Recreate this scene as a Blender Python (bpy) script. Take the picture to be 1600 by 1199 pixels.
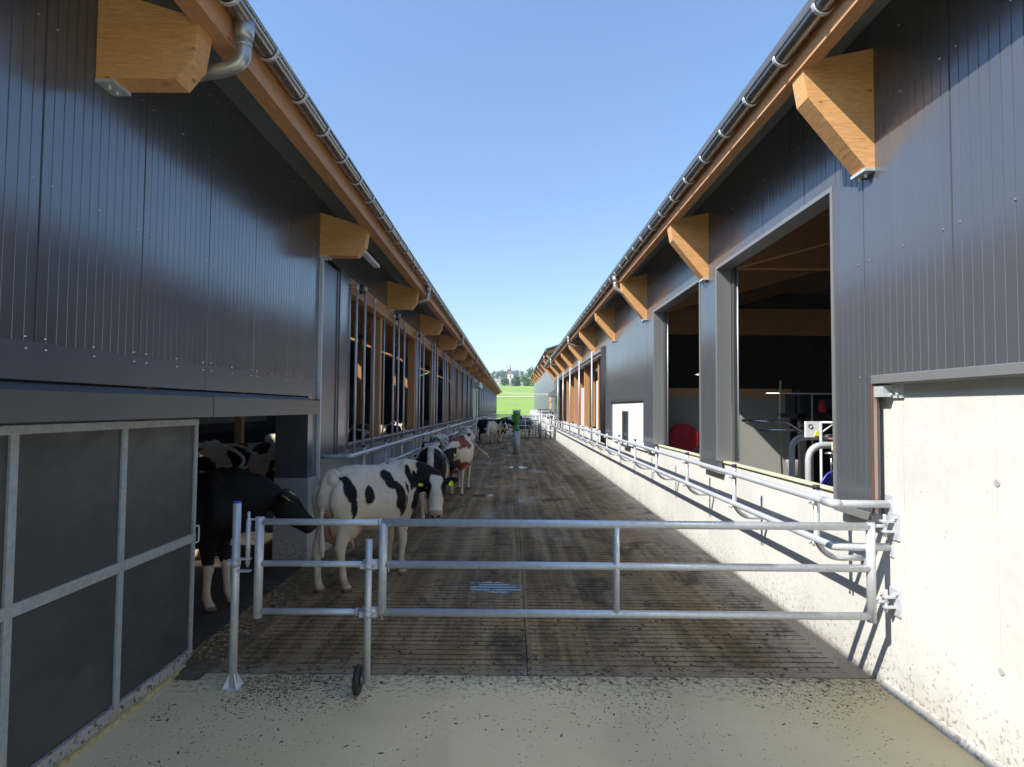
import bpy, bmesh, math, random
from mathutils import Vector, Matrix, noise
R = math.radians
random.seed(7)
for o in list(bpy.data.objects): bpy.data.objects.remove(o)
SC = bpy.context.scene
COL = SC.collection

# ------------------------------------------------------------ mesh builder
class MB:
    def __init__(s): s.v=[]; s.f=[]; s.m=[]; s.sm=[]
    def add(s, vs, fs, mi=0, smooth=False):
        b=len(s.v); s.v += [tuple(p) for p in vs]
        for f in fs: s.f.append([b+i for i in f]); s.m.append(mi); s.sm.append(smooth)
        return s
    def box(s, x0,x1,y0,y1,z0,z1, mi=0):
        vs=[(x,y,z) for z in (z0,z1) for y in (y0,y1) for x in (x0,x1)]
        return s.add(vs, [(0,2,3,1),(4,5,7,6),(0,1,5,4),(2,6,7,3),(0,4,6,2),(1,3,7,5)], mi)
    def prism(s, poly, axis, a, b, mi=0):
        # poly: 2d points; axis 'y' -> (x,z) extruded along y, 'x' -> (y,z), 'z' -> (x,y)
        def P(p,t):
            return {'y':(p[0],t,p[1]),'x':(t,p[0],p[1]),'z':(p[0],p[1],t)}[axis]
        n=len(poly); vs=[P(p,a) for p in poly]+[P(p,b) for p in poly]
        fs=[tuple(range(n)), tuple(range(2*n-1,n-1,-1))]
        fs+=[(i,i+n,(i+1)%n+n,(i+1)%n) for i in range(n)]
        return s.add(vs,fs,mi)
    def tube(s, pts, r, seg=10, mi=0, caps=True, r2=None):
        pts=[Vector(p) for p in pts]; n=len(pts)
        rs = r if isinstance(r,(list,tuple)) else [r]*n
        t=(pts[1]-pts[0]).normalized()
        u=t.orthogonal().normalized(); vs=[]
        for i,p in enumerate(pts):
            if i==0: d=t
            elif i==n-1: d=(pts[i]-pts[i-1]).normalized()
            else: d=((pts[i+1]-pts[i]).normalized()+(pts[i]-pts[i-1]).normalized()).normalized()
            u=(u-d*u.dot(d)).normalized(); w=d.cross(u)
            for k in range(seg):
                a=2*math.pi*k/seg; vs.append(p+(u*math.cos(a)+w*math.sin(a))*rs[i])
        b=len(s.v); s.v += [tuple(p) for p in vs]
        for i in range(n-1):
            for k in range(seg):
                k2=(k+1)%seg
                s.f.append([b+i*seg+k,b+i*seg+k2,b+(i+1)*seg+k2,b+(i+1)*seg+k]); s.m.append(mi); s.sm.append(True)
        if caps:
            s.f.append([b+k for k in range(seg)][::-1]); s.m.append(mi); s.sm.append(False)
            s.f.append([b+(n-1)*seg+k for k in range(seg)]); s.m.append(mi); s.sm.append(False)
        return s
    def cyl(s, p, q, r, seg=16, mi=0): return s.tube([p,q], r, seg, mi)
    def build(s, name, mats, parent=None, loc=None):
        me=bpy.data.meshes.new(name); me.from_pydata(s.v,[],s.f)
        if not isinstance(mats,(list,tuple)): mats=[mats]
        for m in mats: me.materials.append(m)
        me.polygons.foreach_set('material_index', s.m); me.polygons.foreach_set('use_smooth', s.sm)
        bm=bmesh.new(); bm.from_mesh(me); bmesh.ops.recalc_face_normals(bm, faces=bm.faces); bm.to_mesh(me); bm.free()
        o=bpy.data.objects.new(name, me); COL.objects.link(o)
        if parent: 
            o.parent=parent
            # vertices are in world coordinates: take parent's offset away
            o.matrix_parent_inverse = Matrix.Translation(-parent.location) if parent.rotation_euler.z==0 else parent_world(parent).inverted()
        return o
def parent_world(p): return Matrix.Translation(p.location) @ p.rotation_euler.to_matrix().to_4x4()
def rnd(pts, rad, n=5):
    pts=[Vector(p) for p in pts]; out=[pts[0]]
    for i in range(1,len(pts)-1):
        a,b,c=pts[i-1],pts[i],pts[i+1]
        d1=(a-b); d2=(c-b); r=min(rad,d1.length*.49,d2.length*.49)
        p=b+d1.normalized()*r; q=b+d2.normalized()*r
        for k in range(n+1):
            t=k/n; out.append(p*(1-t)**2+b*2*t*(1-t)+q*t*t)
    out.append(pts[-1]); return out
def tag(o, label=None, cat=None, group=None, kind=None):
    if label: o['label']=label
    if cat: o['category']=cat
    if group: o['group']=group
    if kind: o['kind']=kind
    return o
def empty(name, loc, label=None, cat=None, group=None):
    o=bpy.data.objects.new(name,None); COL.objects.link(o); o.location=loc
    o.empty_display_size=.2
    return tag(o,label,cat,group)
def copy_tree(o, loc=None, parent=None, kids=None):
    c=o.copy(); COL.objects.link(c)
    if parent: c.parent=parent; c.matrix_parent_inverse=o.matrix_parent_inverse.copy()
    if loc is not None: c.location=loc
    for ch in o.children: copy_tree(ch,None,c)
    return c

# ------------------------------------------------------------ materials
def mat(name):
    m=bpy.data.materials.new(name); m.use_nodes=True
    nt=m.node_tree; b=nt.nodes['Principled BSDF']
    return m,nt,b
def N(nt,t,**k):
    n=nt.nodes.new(t)
    for a,v in k.items():
        if a in n.inputs: n.inputs[a].default_value=v
        else: setattr(n,a,v)
    return n
def L(nt,a,b): nt.links.new(a,b)
def coords(nt, scale=(1,1,1), rot=(0,0,0)):
    g=N(nt,'ShaderNodeNewGeometry'); mp=N(nt,'ShaderNodeMapping'); mp.inputs['Scale'].default_value=scale; mp.inputs['Rotation'].default_value=rot
    L(nt,g.outputs['Position'],mp.inputs['Vector']); return mp.outputs['Vector']
def ocoords(nt, scale=(1,1,1)):
    g=N(nt,'ShaderNodeTexCoord'); mp=N(nt,'ShaderNodeMapping'); mp.inputs['Scale'].default_value=scale
    L(nt,g.outputs['Object'],mp.inputs['Vector']); return mp.outputs['Vector']
def ntex(nt, vec, scale, detail=4, rough=.55, dist=0):
    n=N(nt,'ShaderNodeTexNoise'); n.inputs['Scale'].default_value=scale; n.inputs['Detail'].default_value=detail
    n.inputs['Roughness'].default_value=rough; n.inputs['Distortion'].default_value=dist; L(nt,vec,n.inputs['Vector']); return n.outputs['Fac']
def ramp(nt, fac, stops):
    r=N(nt,'ShaderNodeValToRGB'); e=r.color_ramp.elements
    while len(e)<len(stops): e.new(.5)
    for i,(p,c) in enumerate(stops):
        e[i].position=p; e[i].color=(c,c,c,1) if not isinstance(c,tuple) else (*c,1)
    L(nt,fac,r.inputs['Fac']); return r.outputs['Color']
def mix(nt, fac, a, b, mode='MIX'):
    m=N(nt,'ShaderNodeMix',data_type='RGBA',blend_type=mode)
    for s,v in ((m.inputs[0],fac),(m.inputs[6],a),(m.inputs[7],b)):
        if hasattr(v,'links') or hasattr(v,'is_linked'): L(nt,v,s)
        elif isinstance(v,(int,float)): s.default_value=v
        else: s.default_value=(*v,1)
    return m.outputs[2]
def math_(nt,op,a,b=0.):
    m=N(nt,'ShaderNodeMath',operation=op)
    for i,v in enumerate((a,b)):
        if hasattr(v,'is_linked'): L(nt,v,m.inputs[i])
        else: m.inputs[i].default_value=v
    return m.outputs[0]
def bump(nt,b,h,strength=.3,dist=.01):
    n=N(nt,'ShaderNodeBump'); n.inputs['Strength'].default_value=strength; n.inputs['Distance'].default_value=dist
    L(nt,h,n.inputs['Height']); L(nt,n.outputs['Normal'],b.inputs['Normal'])
def simple(name, col, rough=.5, metal=0., var=.15, scale=3., bumps=0., spec=.5, stretch=(1,1,1)):
    m,nt,b=mat(name); v=coords(nt,stretch); f=ntex(nt,v,scale,5)
    lo=tuple(c*(1-var) for c in col); hi=tuple(min(1,c*(1+var)) for c in col)
    L(nt,ramp(nt,f,[(.3,lo),(.7,hi)]),b.inputs['Base Color'])
    b.inputs['Metallic'].default_value=metal; b.inputs['Specular IOR Level'].default_value=spec
    f2=ntex(nt,v,scale*4,3)
    L(nt,ramp(nt,f2,[(.3,max(0,rough-.07)),(.7,min(1,rough+.07))]),b.inputs['Roughness'])
    if bumps: bump(nt,b,ntex(nt,v,scale*12,4),bumps,.005)
    return m
M={}
def sheet(name,col,rough,coat=.0):
    m,nt,b=mat(name); v=coords(nt); 
    f=ntex(nt,v,.9,4); g=ntex(nt,coords(nt,(1,1,.18)),7,4)
    g2=ntex(nt,coords(nt,(1,1,.10)),3,5,.6)
    c=mix(nt,ramp(nt,g,[(.2,0.),(.9,.4)]),tuple(x*.93 for x in col),tuple(x*1.12+.006 for x in col))
    c=mix(nt,ramp(nt,g2,[(.35,0.),(.95,.45)]),c,tuple(x*.72 for x in col))
    L(nt,c,b.inputs['Base Color'])
    L(nt,ramp(nt,math_(nt,'ADD',math_(nt,'MULTIPLY',f,.5),math_(nt,'MULTIPLY',g,.5)),[(.1,max(.03,rough-.05)),(.95,rough+.09)]),b.inputs['Roughness'])
    b.inputs['Specular IOR Level'].default_value=.8; b.inputs['Metallic'].default_value=.5
    # slight buckling of thin sheet
    bump(nt,b,ntex(nt,coords(nt,(1,1,.35)),1.6,1),.12,.03)
    return m
M['anth']=sheet('anthracite_sheet',(.165,.174,.192),.19)
M['anth_flat']=sheet('anthracite_flashing',(.145,.16,.185),.30)
M['grey_sheet']=sheet('grey_flashing',(.34,.34,.33),.36)
M['grey_dark']=sheet('dark_grey_flashing',(.12,.125,.125),.36)
M['silver_sheet']=sheet('silver_sheet',(.42,.47,.52),.30)
def galv(name,col=(.60,.62,.64),rough=.40,metal=.35,k=.07):
    m,nt,b=mat(name); v=coords(nt)
    f=ntex(nt,v,30,3); g=ntex(nt,v,5,4)
    c=mix(nt,ramp(nt,f,[(.35,0.),(.65,1.)]),tuple(x*(1-k) for x in col),tuple(min(1,x*(1+k)) for x in col))
    c=mix(nt,ramp(nt,g,[(.5,0.),(.75,.4)]),c,tuple(x*.8 for x in col))
    L(nt,c,b.inputs['Base Color']); b.inputs['Metallic'].default_value=metal
    L(nt,ramp(nt,g,[(.3,rough-.06),(.7,rough+.08)]),b.inputs['Roughness']); return m
M['galv']=galv('galvanised_steel'); M['zinc']=galv('gutter_steel',(.40,.385,.35),.24,.95,.02)
M['pipe']=galv('downpipe_steel',(.50,.49,.46),.36,.75,.03)
M['steel']=galv('stainless_steel',(.6,.6,.62),.25,.9)
M['galv_flat']=galv('galvanised_flat',(.36,.39,.40),.5,.25,.12)
def wood(name,col,grain=(1,1,1),knots=True):
    m,nt,b=mat(name); v=coords(nt,grain)
    w=ntex(nt,v,5,6,.6,1.2); f=ntex(nt,coords(nt),.8,2)
    c=ramp(nt,w,[(.28,tuple(x*.55 for x in col)),(.42,tuple(x*.88 for x in col)),(.55,col),(.72,tuple(min(1,x*1.25) for x in col))])
    # laminations
    sx=N(nt,'ShaderNodeSeparateXYZ'); L(nt,coords(nt),sx.inputs[0])
    fr=math_(nt,'FRACT',math_(nt,'MULTIPLY',sx.outputs['Z'],1/.09))
    lam=math_(nt,'LESS_THAN',fr,.035)
    c=mix(nt,math_(nt,'MULTIPLY',lam,.35),c,tuple(x*.45 for x in col))
    if knots:
        vo=N(nt,'ShaderNodeTexVoronoi',feature='F1'); vo.inputs['Scale'].default_value=3.2; L(nt,coords(nt,(1,1,2.2)),vo.inputs['Vector'])
        k=ramp(nt,vo.outputs['Distance'],[(.04,1.),(.09,0.)])
        c=mix(nt,k,c,tuple(x*.28 for x in col))
    c=mix(nt,ramp(nt,f,[(.3,0.),(.7,.35)]),c,(col[0]*1.1,col[1]*.85,col[2]*.7))
    L(nt,c,b.inputs['Base Color']); b.inputs['Roughness'].default_value=.62; b.inputs['Specular IOR Level'].default_value=.3
    bump(nt,b,w,.12,.004); return m
M['glulam']=wood('glulam_spruce',(.72,.40,.165),(1.5,1.5,14))
M['fascia']=wood('spruce_fascia',(.58,.31,.145),(14,.9,14),True)
M['post']=wood('spruce_post',(.58,.31,.14),(14,14,1.2))
def concrete(name,col,dirt=.5,splash=True,seed=0):
    m,nt,b=mat(name); v=coords(nt)
    f=ntex(nt,v,.7,5,.6); g=ntex(nt,v,14,5,.65); st=ntex(nt,coords(nt,(3.5,3.5,.35)),2.2,4)
    c=mix(nt,ramp(nt,f,[(.3,0.),(.7,1.)]),tuple(x*.84 for x in col),tuple(min(1,x*1.06) for x in col))
    c=mix(nt,ramp(nt,g,[(.35,.25),(.6,0.)]),c,tuple(x*.7 for x in col))
    c=mix(nt,ramp(nt,st,[(.5,0.),(.85,.14)]),c,(col[0]*.72,col[1]*.70,col[2]*.62))
    # pores
    vo=N(nt,'ShaderNodeTexVoronoi',feature='F1'); vo.inputs['Scale'].default_value=5.5; vo.inputs['Randomness'].default_value=1; L(nt,v,vo.inputs['Vector'])
    po=ramp(nt,vo.outputs['Distance'],[(.035,1.),(.05,0.)])
    c=mix(nt,math_(nt,'MULTIPLY',po,.6),c,tuple(x*.4 for x in col))
    if splash:
        sx=N(nt,'ShaderNodeSeparateXYZ'); L(nt,v,sx.inputs[0])
        sp=ntex(nt,v,26,5,.7)
        hgt=math_(nt,'SUBTRACT',sp,math_(nt,'MULTIPLY',sx.outputs['Z'],.21))
        c=mix(nt,math_(nt,'MULTIPLY',ramp(nt,hgt,[(.52,0.),(.57,1.)]),dirt),c,(.07,.05,.03))
        # brown wash near the floor
        ws=ramp(nt,math_(nt,'SUBTRACT',math_(nt,'ADD',ntex(nt,v,2.2,3),0.),math_(nt,'MULTIPLY',sx.outputs['Z'],1.1)),[(.2,0.),(.8,.38)])
        c=mix(nt,ws,c,(.20,.15,.095))
    L(nt,c,b.inputs['Base Color']); b.inputs['Roughness'].default_value=.8; b.inputs['Specular IOR Level'].default_value=.25
    bump(nt,b,g,.12,.004); return m
M['conc']=concrete('cast_concrete',(.635,.62,.565),.5)
M['conc_dirty']=concrete('splashed_concrete',(.42,.41,.39),.9)
M['black']=simple('black_rubber',(.02,.02,.022),.6,0,.2)
M['white_panel']=simple('white_panel',(.74,.75,.74),.45,0,.05,1.5)
M['partition']=simple('partition_panel',(.34,.335,.30),.5,0,.1,1.)
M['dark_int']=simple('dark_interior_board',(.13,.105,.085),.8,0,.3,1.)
M['soffit']=simple('soffit_panel',(.28,.30,.29),.55,0,.12,2.,.05)
M['roof']=simple('roof_sheet',(.10,.105,.11),.5,0,.1)
M['red']=simple('red_paint',(.62,.016,.035),.42,0,.2,8)
M['brown']=simple('brown_edge',(.16,.06,.03),.6)
M['cream']=simple('insulation_edge',(.62,.60,.42),.7)
M['yellow']=simple('yellow_plastic',(.75,.78,.03),.5,0,.08)
M['yfoam']=simple('yellow_foam',(.42,.36,.17),.85,0,.25,20,.3)
M['blue_cap']=simple('blue_plastic',(.03,.09,.55),.4)
M['blue_hose']=simple('blue_hose',(.06,.07,.50),.35)
M['purple']=simple('violet_panel',(.10,.08,.28),.5)
M['white']=simple('white_plastic',(.75,.75,.75),.4,0,.04)
M['green']=simple('green_enamel',(.05,.25,.03),.35,0,.15,5)
M['green_grey']=simple('grey_motor_cap',(.22,.30,.33),.4)
M['paleyel']=simple('pale_yellow_hose',(.45,.50,.22),.4)
M['redline']=simple('red_strap',(.5,.05,.06),.5)
M['eye']=simple('cow_eye',(.012,.008,.006),.08,0,.1)
M['dirtyboard']=simple('dark_coated_board',(.085,.092,.090),.34,0,.22,1.3,.0,.6)
def board():
    m,nt,b=mat('coated_door_board'); v=coords(nt)
    f=ntex(nt,v,1.3,5); sx=N(nt,'ShaderNodeSeparateXYZ'); L(nt,v,sx.inputs[0])
    c=mix(nt,ramp(nt,f,[(.3,0.),(.7,1.)]),(.036,.040,.041),(.060,.062,.060))
    sp=ntex(nt,v,38,4,.7)
    h=math_(nt,'SUBTRACT',sp,math_(nt,'MULTIPLY',sx.outputs['Z'],.10))
    c=mix(nt,math_(nt,'MULTIPLY',ramp(nt,h,[(.60,0.),(.64,1.)]),.7),c,(.17,.12,.07))
    sm=ntex(nt,coords(nt,(1,1,1.6)),3,5,.6,1.5)
    c=mix(nt,ramp(nt,sm,[(.62,0.),(.78,.35)]),c,(.12,.11,.095))
    L(nt,c,b.inputs['Base Color']); L(nt,ramp(nt,sm,[(.3,.34),(.75,.6)]),b.inputs['Roughness']); return m
M['board']=board()
def slat_mat():
    m,nt,b=mat('soiled_slat_concrete'); v=coords(nt)
    sx=N(nt,'ShaderNodeSeparateXYZ'); L(nt,v,sx.inputs[0])
    big=ntex(nt,coords(nt,(1,.45,1)),.9,5,.6,.6); mid=ntex(nt,v,5,6,.7); fine=ntex(nt,v,40,4,.7)
    streak=ntex(nt,coords(nt,(2.2,.07,1)),2.1,5,.65)
    c=ramp(nt,math_(nt,'ADD',math_(nt,'MULTIPLY',big,.5),math_(nt,'MULTIPLY',mid,.5)),
        [(.30,(.055,.033,.015)),(.42,(.14,.085,.035)),(.55,(.25,.152,.062)),(.70,(.38,.255,.12))])
    c=mix(nt,ramp(nt,streak,[(.46,0.),(.62,.75)]),c,(.42,.29,.15))
    c=mix(nt,ramp(nt,streak,[(.33,.7),(.45,0.)]),c,(.07,.045,.024))
    # cleaner concrete towards right wall
    edge=ramp(nt,math_(nt,'ADD',math_(nt,'MULTIPLY',sx.outputs['X'],.30),math_(nt,'MULTIPLY',mid,.35)),[(.82,0.),(1.0,.75)])
    c=mix(nt,edge,c,(.44,.385,.31))
    # clumps and specks
    vf=ntex(nt,v,110,3,.8)
    c=mix(nt,ramp(nt,fine,[(.54,0.),(.62,.75)]),c,(.17,.115,.045))
    c=mix(nt,ramp(nt,fine,[(.33,.8),(.44,0.)]),c,(.022,.014,.008))
    c=mix(nt,ramp(nt,vf,[(.60,0.),(.66,.6)]),c,(.30,.22,.11))
    c=mix(nt,ramp(nt,vf,[(.32,.7),(.40,0.)]),c,(.02,.014,.009))
    blot=ntex(nt,coords(nt,(1,.6,1)),1.7,6,.65,1.)
    c=mix(nt,ramp(nt,blot,[(.34,.75),(.47,0.)]),c,(.028,.020,.013))
    # dried pale film by the apron joint
    near=ramp(nt,math_(nt,'ADD',math_(nt,'MULTIPLY',sx.outputs['Y'],-1.2),math_(nt,'MULTIPLY',mid,1.4)),[(0.,0.),(1.,1.)])
    c=mix(nt,math_(nt,'MULTIPLY',ramp(nt,math_(nt,'SUBTRACT',math_(nt,'MULTIPLY',mid,.9),math_(nt,'MULTIPLY',math_(nt,'SUBTRACT',sx.outputs['Y'],5.05),.9)),[(.18,0.),(.5,.7)]),1.),c,(.30,.25,.18))
    L(nt,c,b.inputs['Base Color'])
    wet=ntex(nt,coords(nt,(1,.5,1)),1.1,4,.55,.4)
    base_r=ramp(nt,wet,[(.50,.8),(.62,.55),(.72,.25)])
    pud=None
    for (px_,py_,rx_,ry_) in ((-.22,7.45,.36,.22),(-.75,15.2,.30,.35),(.2,22.5,.35,.4),(-.3,33.,.6,1.4)):
        dx=math_(nt,'DIVIDE',math_(nt,'SUBTRACT',sx.outputs['X'],px_),rx_); dy=math_(nt,'DIVIDE',math_(nt,'SUBTRACT',sx.outputs['Y'],py_),ry_)
        d=math_(nt,'SQRT',math_(nt,'ADD',math_(nt,'MULTIPLY',dx,dx),math_(nt,'MULTIPLY',dy,dy)))
        pud=d if pud is None else math_(nt,'MINIMUM',pud,d)
    pm_=ramp(nt,math_(nt,'ADD',pud,math_(nt,'MULTIPLY',math_(nt,'SUBTRACT',mid,.5),3.2)),[(.80,1.),(.98,0.)])
    rr_=N(nt,'ShaderNodeMix',data_type='FLOAT'); L(nt,pm_,rr_.inputs[0]); L(nt,base_r,rr_.inputs[2]); rr_.inputs[3].default_value=.10; L(nt,rr_.outputs[0],b.inputs['Roughness'])
    L(nt,mix(nt,pm_,c,(.02,.017,.014)),b.inputs['Base Color'])
    nb=N(nt,'ShaderNodeBump'); nb.inputs['Distance'].default_value=.014
    L(nt,math_(nt,'SUBTRACT',.5,math_(nt,'MULTIPLY',pm_,.5)),nb.inputs['Strength']); L(nt,math_(nt,'ADD',mid,math_(nt,'MULTIPLY',fine,.6)),nb.inputs['Height']); L(nt,nb.outputs['Normal'],b.inputs['Normal'])
    b.inputs['Specular IOR Level'].default_value=.35
    return m
M['slat']=slat_mat()
def apron_mat():
    m,nt,b=mat('apron_concrete'); v=coords(nt)
    f=ntex(nt,v,.8,5,.6,.5); g=ntex(nt,v,22,5,.7); t=ntex(nt,v,2.6,5,.6)
    sx=N(nt,'ShaderNodeSeparateXYZ'); L(nt,v,sx.inputs[0])
    c=mix(nt,ramp(nt,f,[(.3,0.),(.7,1.)]),(.60,.48,.265),(.69,.57,.345))
    c=mix(nt,ramp(nt,t,[(.55,0.),(.75,.35)]),c,(.47,.37,.19))
    c=mix(nt,ramp(nt,g,[(.25,.22),(.45,0.)]),c,(.3,.26,.17))
    c=mix(nt,ramp(nt,ntex(nt,coords(nt,(1,.5,1)),1.6,6,.65,1.2),[(.55,0.),(.72,.30)]),c,(.50,.38,.235))
    d=math_(nt,'ADD',math_(nt,'MULTIPLY',sx.outputs['Y'],.30),math_(nt,'MULTIPLY',g,.9))
    c=mix(nt,ramp(nt,math_(nt,'SUBTRACT',d,1.0),[(.88,0.),(1.0,.7)]),c,(.13,.11,.075))
    L(nt,c,b.inputs['Base Color']); b.inputs['Roughness'].default_value=.62; bump(nt,b,g,.12,.004); return m
M['apron']=apron_mat()
def grass_mat():
    m,nt,b=mat('meadow'); v=coords(nt)
    f=ntex(nt,v,.02,5); g=ntex(nt,v,.6,6,.7); 
    c=mix(nt,ramp(nt,f,[(.3,0.),(.7,1.)]),(.22,.33,.06),(.30,.41,.085))
    c=mix(nt,ramp(nt,g,[(.3,.35),(.6,0.)]),c,(.14,.23,.035))
    sx=N(nt,'ShaderNodeSeparateXYZ'); L(nt,coords(nt,(1,1,1)),sx.inputs[0])
    L(nt,c,b.inputs['Base Color']); b.inputs['Roughness'].default_value=.8; b.inputs['Specular IOR Level'].default_value=.2; return m
M['grass']=grass_mat()
M['track']=simple('gravel_track',(.62,.56,.36),.9,0,.15,.3)
M['straw']=simple('straw',(.24,.17,.085),.8,0,.4,30)
M['manure']=simple('manure',(.10,.062,.032),.7,0,.5,20)
M['churchwall']=simple('church_plaster',(.72,.66,.60),.8,0,.05,.1)
M['churchroof']=simple('church_roof',(.30,.24,.20),.8,0,.1,.2)
M['spire']=simple('spire_roof',(.20,.09,.08),.7,0,.1,.2)
def leaf(name,c1,c2,sc=.4):
    m,nt,b=mat(name); v=coords(nt); f=ntex(nt,v,sc,4)
    L(nt,ramp(nt,f,[(.35,c1),(.65,c2)]),b.inputs['Base Color']); b.inputs['Roughness'].default_value=.85; b.inputs['Specular IOR Level'].default_value=.1
    return m
M['leaf_d']=leaf('dark_foliage',(.030,.060,.030),(.05,.095,.04)); M['leaf_l']=leaf('light_foliage',(.055,.11,.03),(.10,.17,.04)); M['leaf_f']=leaf('forest_foliage',(.045,.085,.055),(.065,.115,.065),.05)
M['bark']=simple('bark',(.07,.05,.035),.9)
M['window']=simple('dark_glass',(.03,.035,.04),.12)

# ------------------------------------------------------------ ribbed sheets
def rib_sheet(mb, x, y0, y1, z0, z1, s, ribs=True, seam0=0.58, pitch=1/12., screws=(), mi=0):
    """vertical sheet at X=x; s=+1: visible face looks to +X"""
    marks=[]
    k=math.floor((y0-seam0)/pitch)
    pts=[(y0,0.)]
    if ribs:
        while True:
            y=seam0+k*pitch
            if y>y1-.012: break
            if y>y0+.012:
                seam = (k%12)==0
                w,d=(.009,.012) if seam else (.005,.0045)
                pts+=[(y-w,0.),(y-w*.5,-d),(y+w*.5,-d),(y+w,0.)]
            k+=1
    pts.append((y1,0.))
    vs=[];fs=[]
    for y,d in pts: vs+=[(x+s*d,y,z0),(x+s*d,y,z1)]
    for i in range(len(pts)-1): fs.append((2*i,2*i+2,2*i+3,2*i+1))
    mb.add(vs,fs,mi)
    # thickness: edges and back
    t=.06*s
    mb.add([(x,y0,z0),(x,y1,z0),(x,y1,z1),(x,y0,z1),(x-t,y0,z0),(x-t,y1,z0),(x-t,y1,z1),(x-t,y0,z1)],
           [(0,1,5,4),(1,2,6,5),(2,3,7,6),(3,0,4,7),(4,5,6,7)],mi)
    for zz in screws:
        if not (z0<zz<z1): continue
        k=math.floor((y0-seam0))
        while seam0+k<y1:
            for dy in (-.07,.08,.5):
                y=seam0+k+dy
                if y0+.02<y<y1-.02: screw(mb,x,y,zz+random.uniform(-.006,.006),s)
            k+=1
def screw(mb,x,y,z,s):
    n=7; r=.0085; vs=[(x+s*.001,y+r*math.cos(2*math.pi*i/n),z+r*math.sin(2*math.pi*i/n)) for i in range(n)]
    vs+=[(x+s*.009,y+r*.55*math.cos(2*math.pi*i/n),z+r*.55*math.sin(2*math.pi*i/n)) for i in range(n)]
    fs=[(i,(i+1)%n,n+(i+1)%n,n+i) for i in range(n)]+[tuple(range(n,2*n))]
    mb.add(vs,fs,1)

# ============================================================ SETTING
g=MB()
ys=[-40,0,60,108,115,140,170,210,250,300,330,360,420,500,600,700,850,1000,1200]
def terrain(x,y):
    import bisect
    prof=[(-40,-.3),(108,-.25),(130,0.2),(170,2.6),(210,5.2),(250,8.1),(300,11.8),(340,14.4),(370,15.2),(420,15.5),(500,19),(600,25),(700,30),(800,33),(950,50),(1100,66),(1200,68),(2000,68),(3000,60)]
    for (a,za),(b,zb) in zip(prof,prof[1:]):
        if y<=b:
            t=max(0,(y-a)/(b-a)); z=za+(zb-za)*t; break
    else: z=prof[-1][1]
    if y>115: z+= (noise.noise(Vector((x*.006,y*.006,0))))*min(2.0,(y-115)*.006) + x*.0006*min(20,(y-115)*.1)
    return z
gx=[-1600,-900,-500,-300,-150,-60,-30,-10,0,10,30,60,150,300,500,900,1600]
gy=[-60,-20,0,60,108,116,124,132,140,150,160,170,180,190,200,210,220,230,240,250,260,270,280,290,300,310,320,330,340,350,360,370,380,400,420,450,500,550,600,650,700,750,800,850,900,950,1000,1050,1100,1200,1500,2000,3000]
vs=[(x,y,terrain(x,y)) for y in gy for x in gx]; nx=len(gx)
fs=[(j*nx+i,j*nx+i+1,(j+1)*nx+i+1,(j+1)*nx+i) for j in range(len(gy)-1) for i in range(nx-1)]
g.add(vs,fs,0,True); tag(g.build('meadow_ground',M['grass']),kind='structure')
# gravel track across the slope
t=MB(); xs=[-120+i*5 for i in range(49)]
vs=[]
for x in xs:
    for dy in (0,4.2): 
        y=216+dy; vs.append((x,y,terrain(x,y)+.12))
t.add(vs,[(2*i,2*i+2,2*i+3,2*i+1) for i in range(len(xs)-1)]); tag(t.build('farm_track',M['track']),kind='structure')

# apron in front of the gate
a=MB(); a.box(-2.78,2.93,-14,5.03,-.2,0.0); tag(a.build('apron_floor',M['apron']),kind='structure')
a=MB(); a.box(-30,-2.8,-14,108,-.2,-.004); tag(a.build('barn_floor',simple('stable_floor',(.055,.042,.03),.6,0,.5,3.,.3)),kind='structure')
a=MB(); a.box(2.95,30,-14,90,-.2,-.004); tag(a.build('parlour_ground',simple('parlour_floor',(.2,.2,.19),.7)),kind='structure')
# slatted lane, real slots
s=MB()
Y0=5.045; pitch=.104; gap=.026; YE=46.
cols=[(-2.80,-2.40,0),(-2.40,.13,1),(.14,2.93,1)]
s.box(-2.80,2.93,Y0-.01,YE,-.35,-.22,0)
s.box(-2.80,-2.43,Y0,YE,-.22,0.)
for c0,c1,la,ra in ((-2.425,.132,.10,.035),(.140,2.928,.035,.17)):
    s.box(c0,c0+la,Y0,YE,-.22,0); s.box(c1-ra,c1,Y0,YE,-.22,0)
    n=int((YE-Y0)/pitch)
    for j in range(n):
        y=Y0+j*pitch
        w = pitch-gap
        if j%19==0: w=pitch-.006
        s.box(c0+la,c1-ra,y+ (0.05 if j==0 else 0),y+w,-.12,-.0005)
    s.box(c0+la,c1-ra,Y0,Y0+.049,-.12,-.0003)
    for j in range(n):
        y=Y0+j*pitch; x=c0+la
        while x<c1-ra-.03:
            l_=random.uniform(.06,.16); q=noise.noise(Vector((x*1.3,y*.9,4)))+.5*noise.noise(Vector((x*4,y*4,8)))+min(.34,(y-Y0)*.04)-.06
            if q>0: s.box(x,min(x+l_,c1-ra-.001),y+pitch-gap-.001,y+pitch+.001,-.11,-.004-random.uniform(0,.006))
            x+=l_
s.box(-2.78,2.93,YE,104,-.22,0.)
tag(s.build('slatted_floor',M['slat']),kind='structure')
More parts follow.
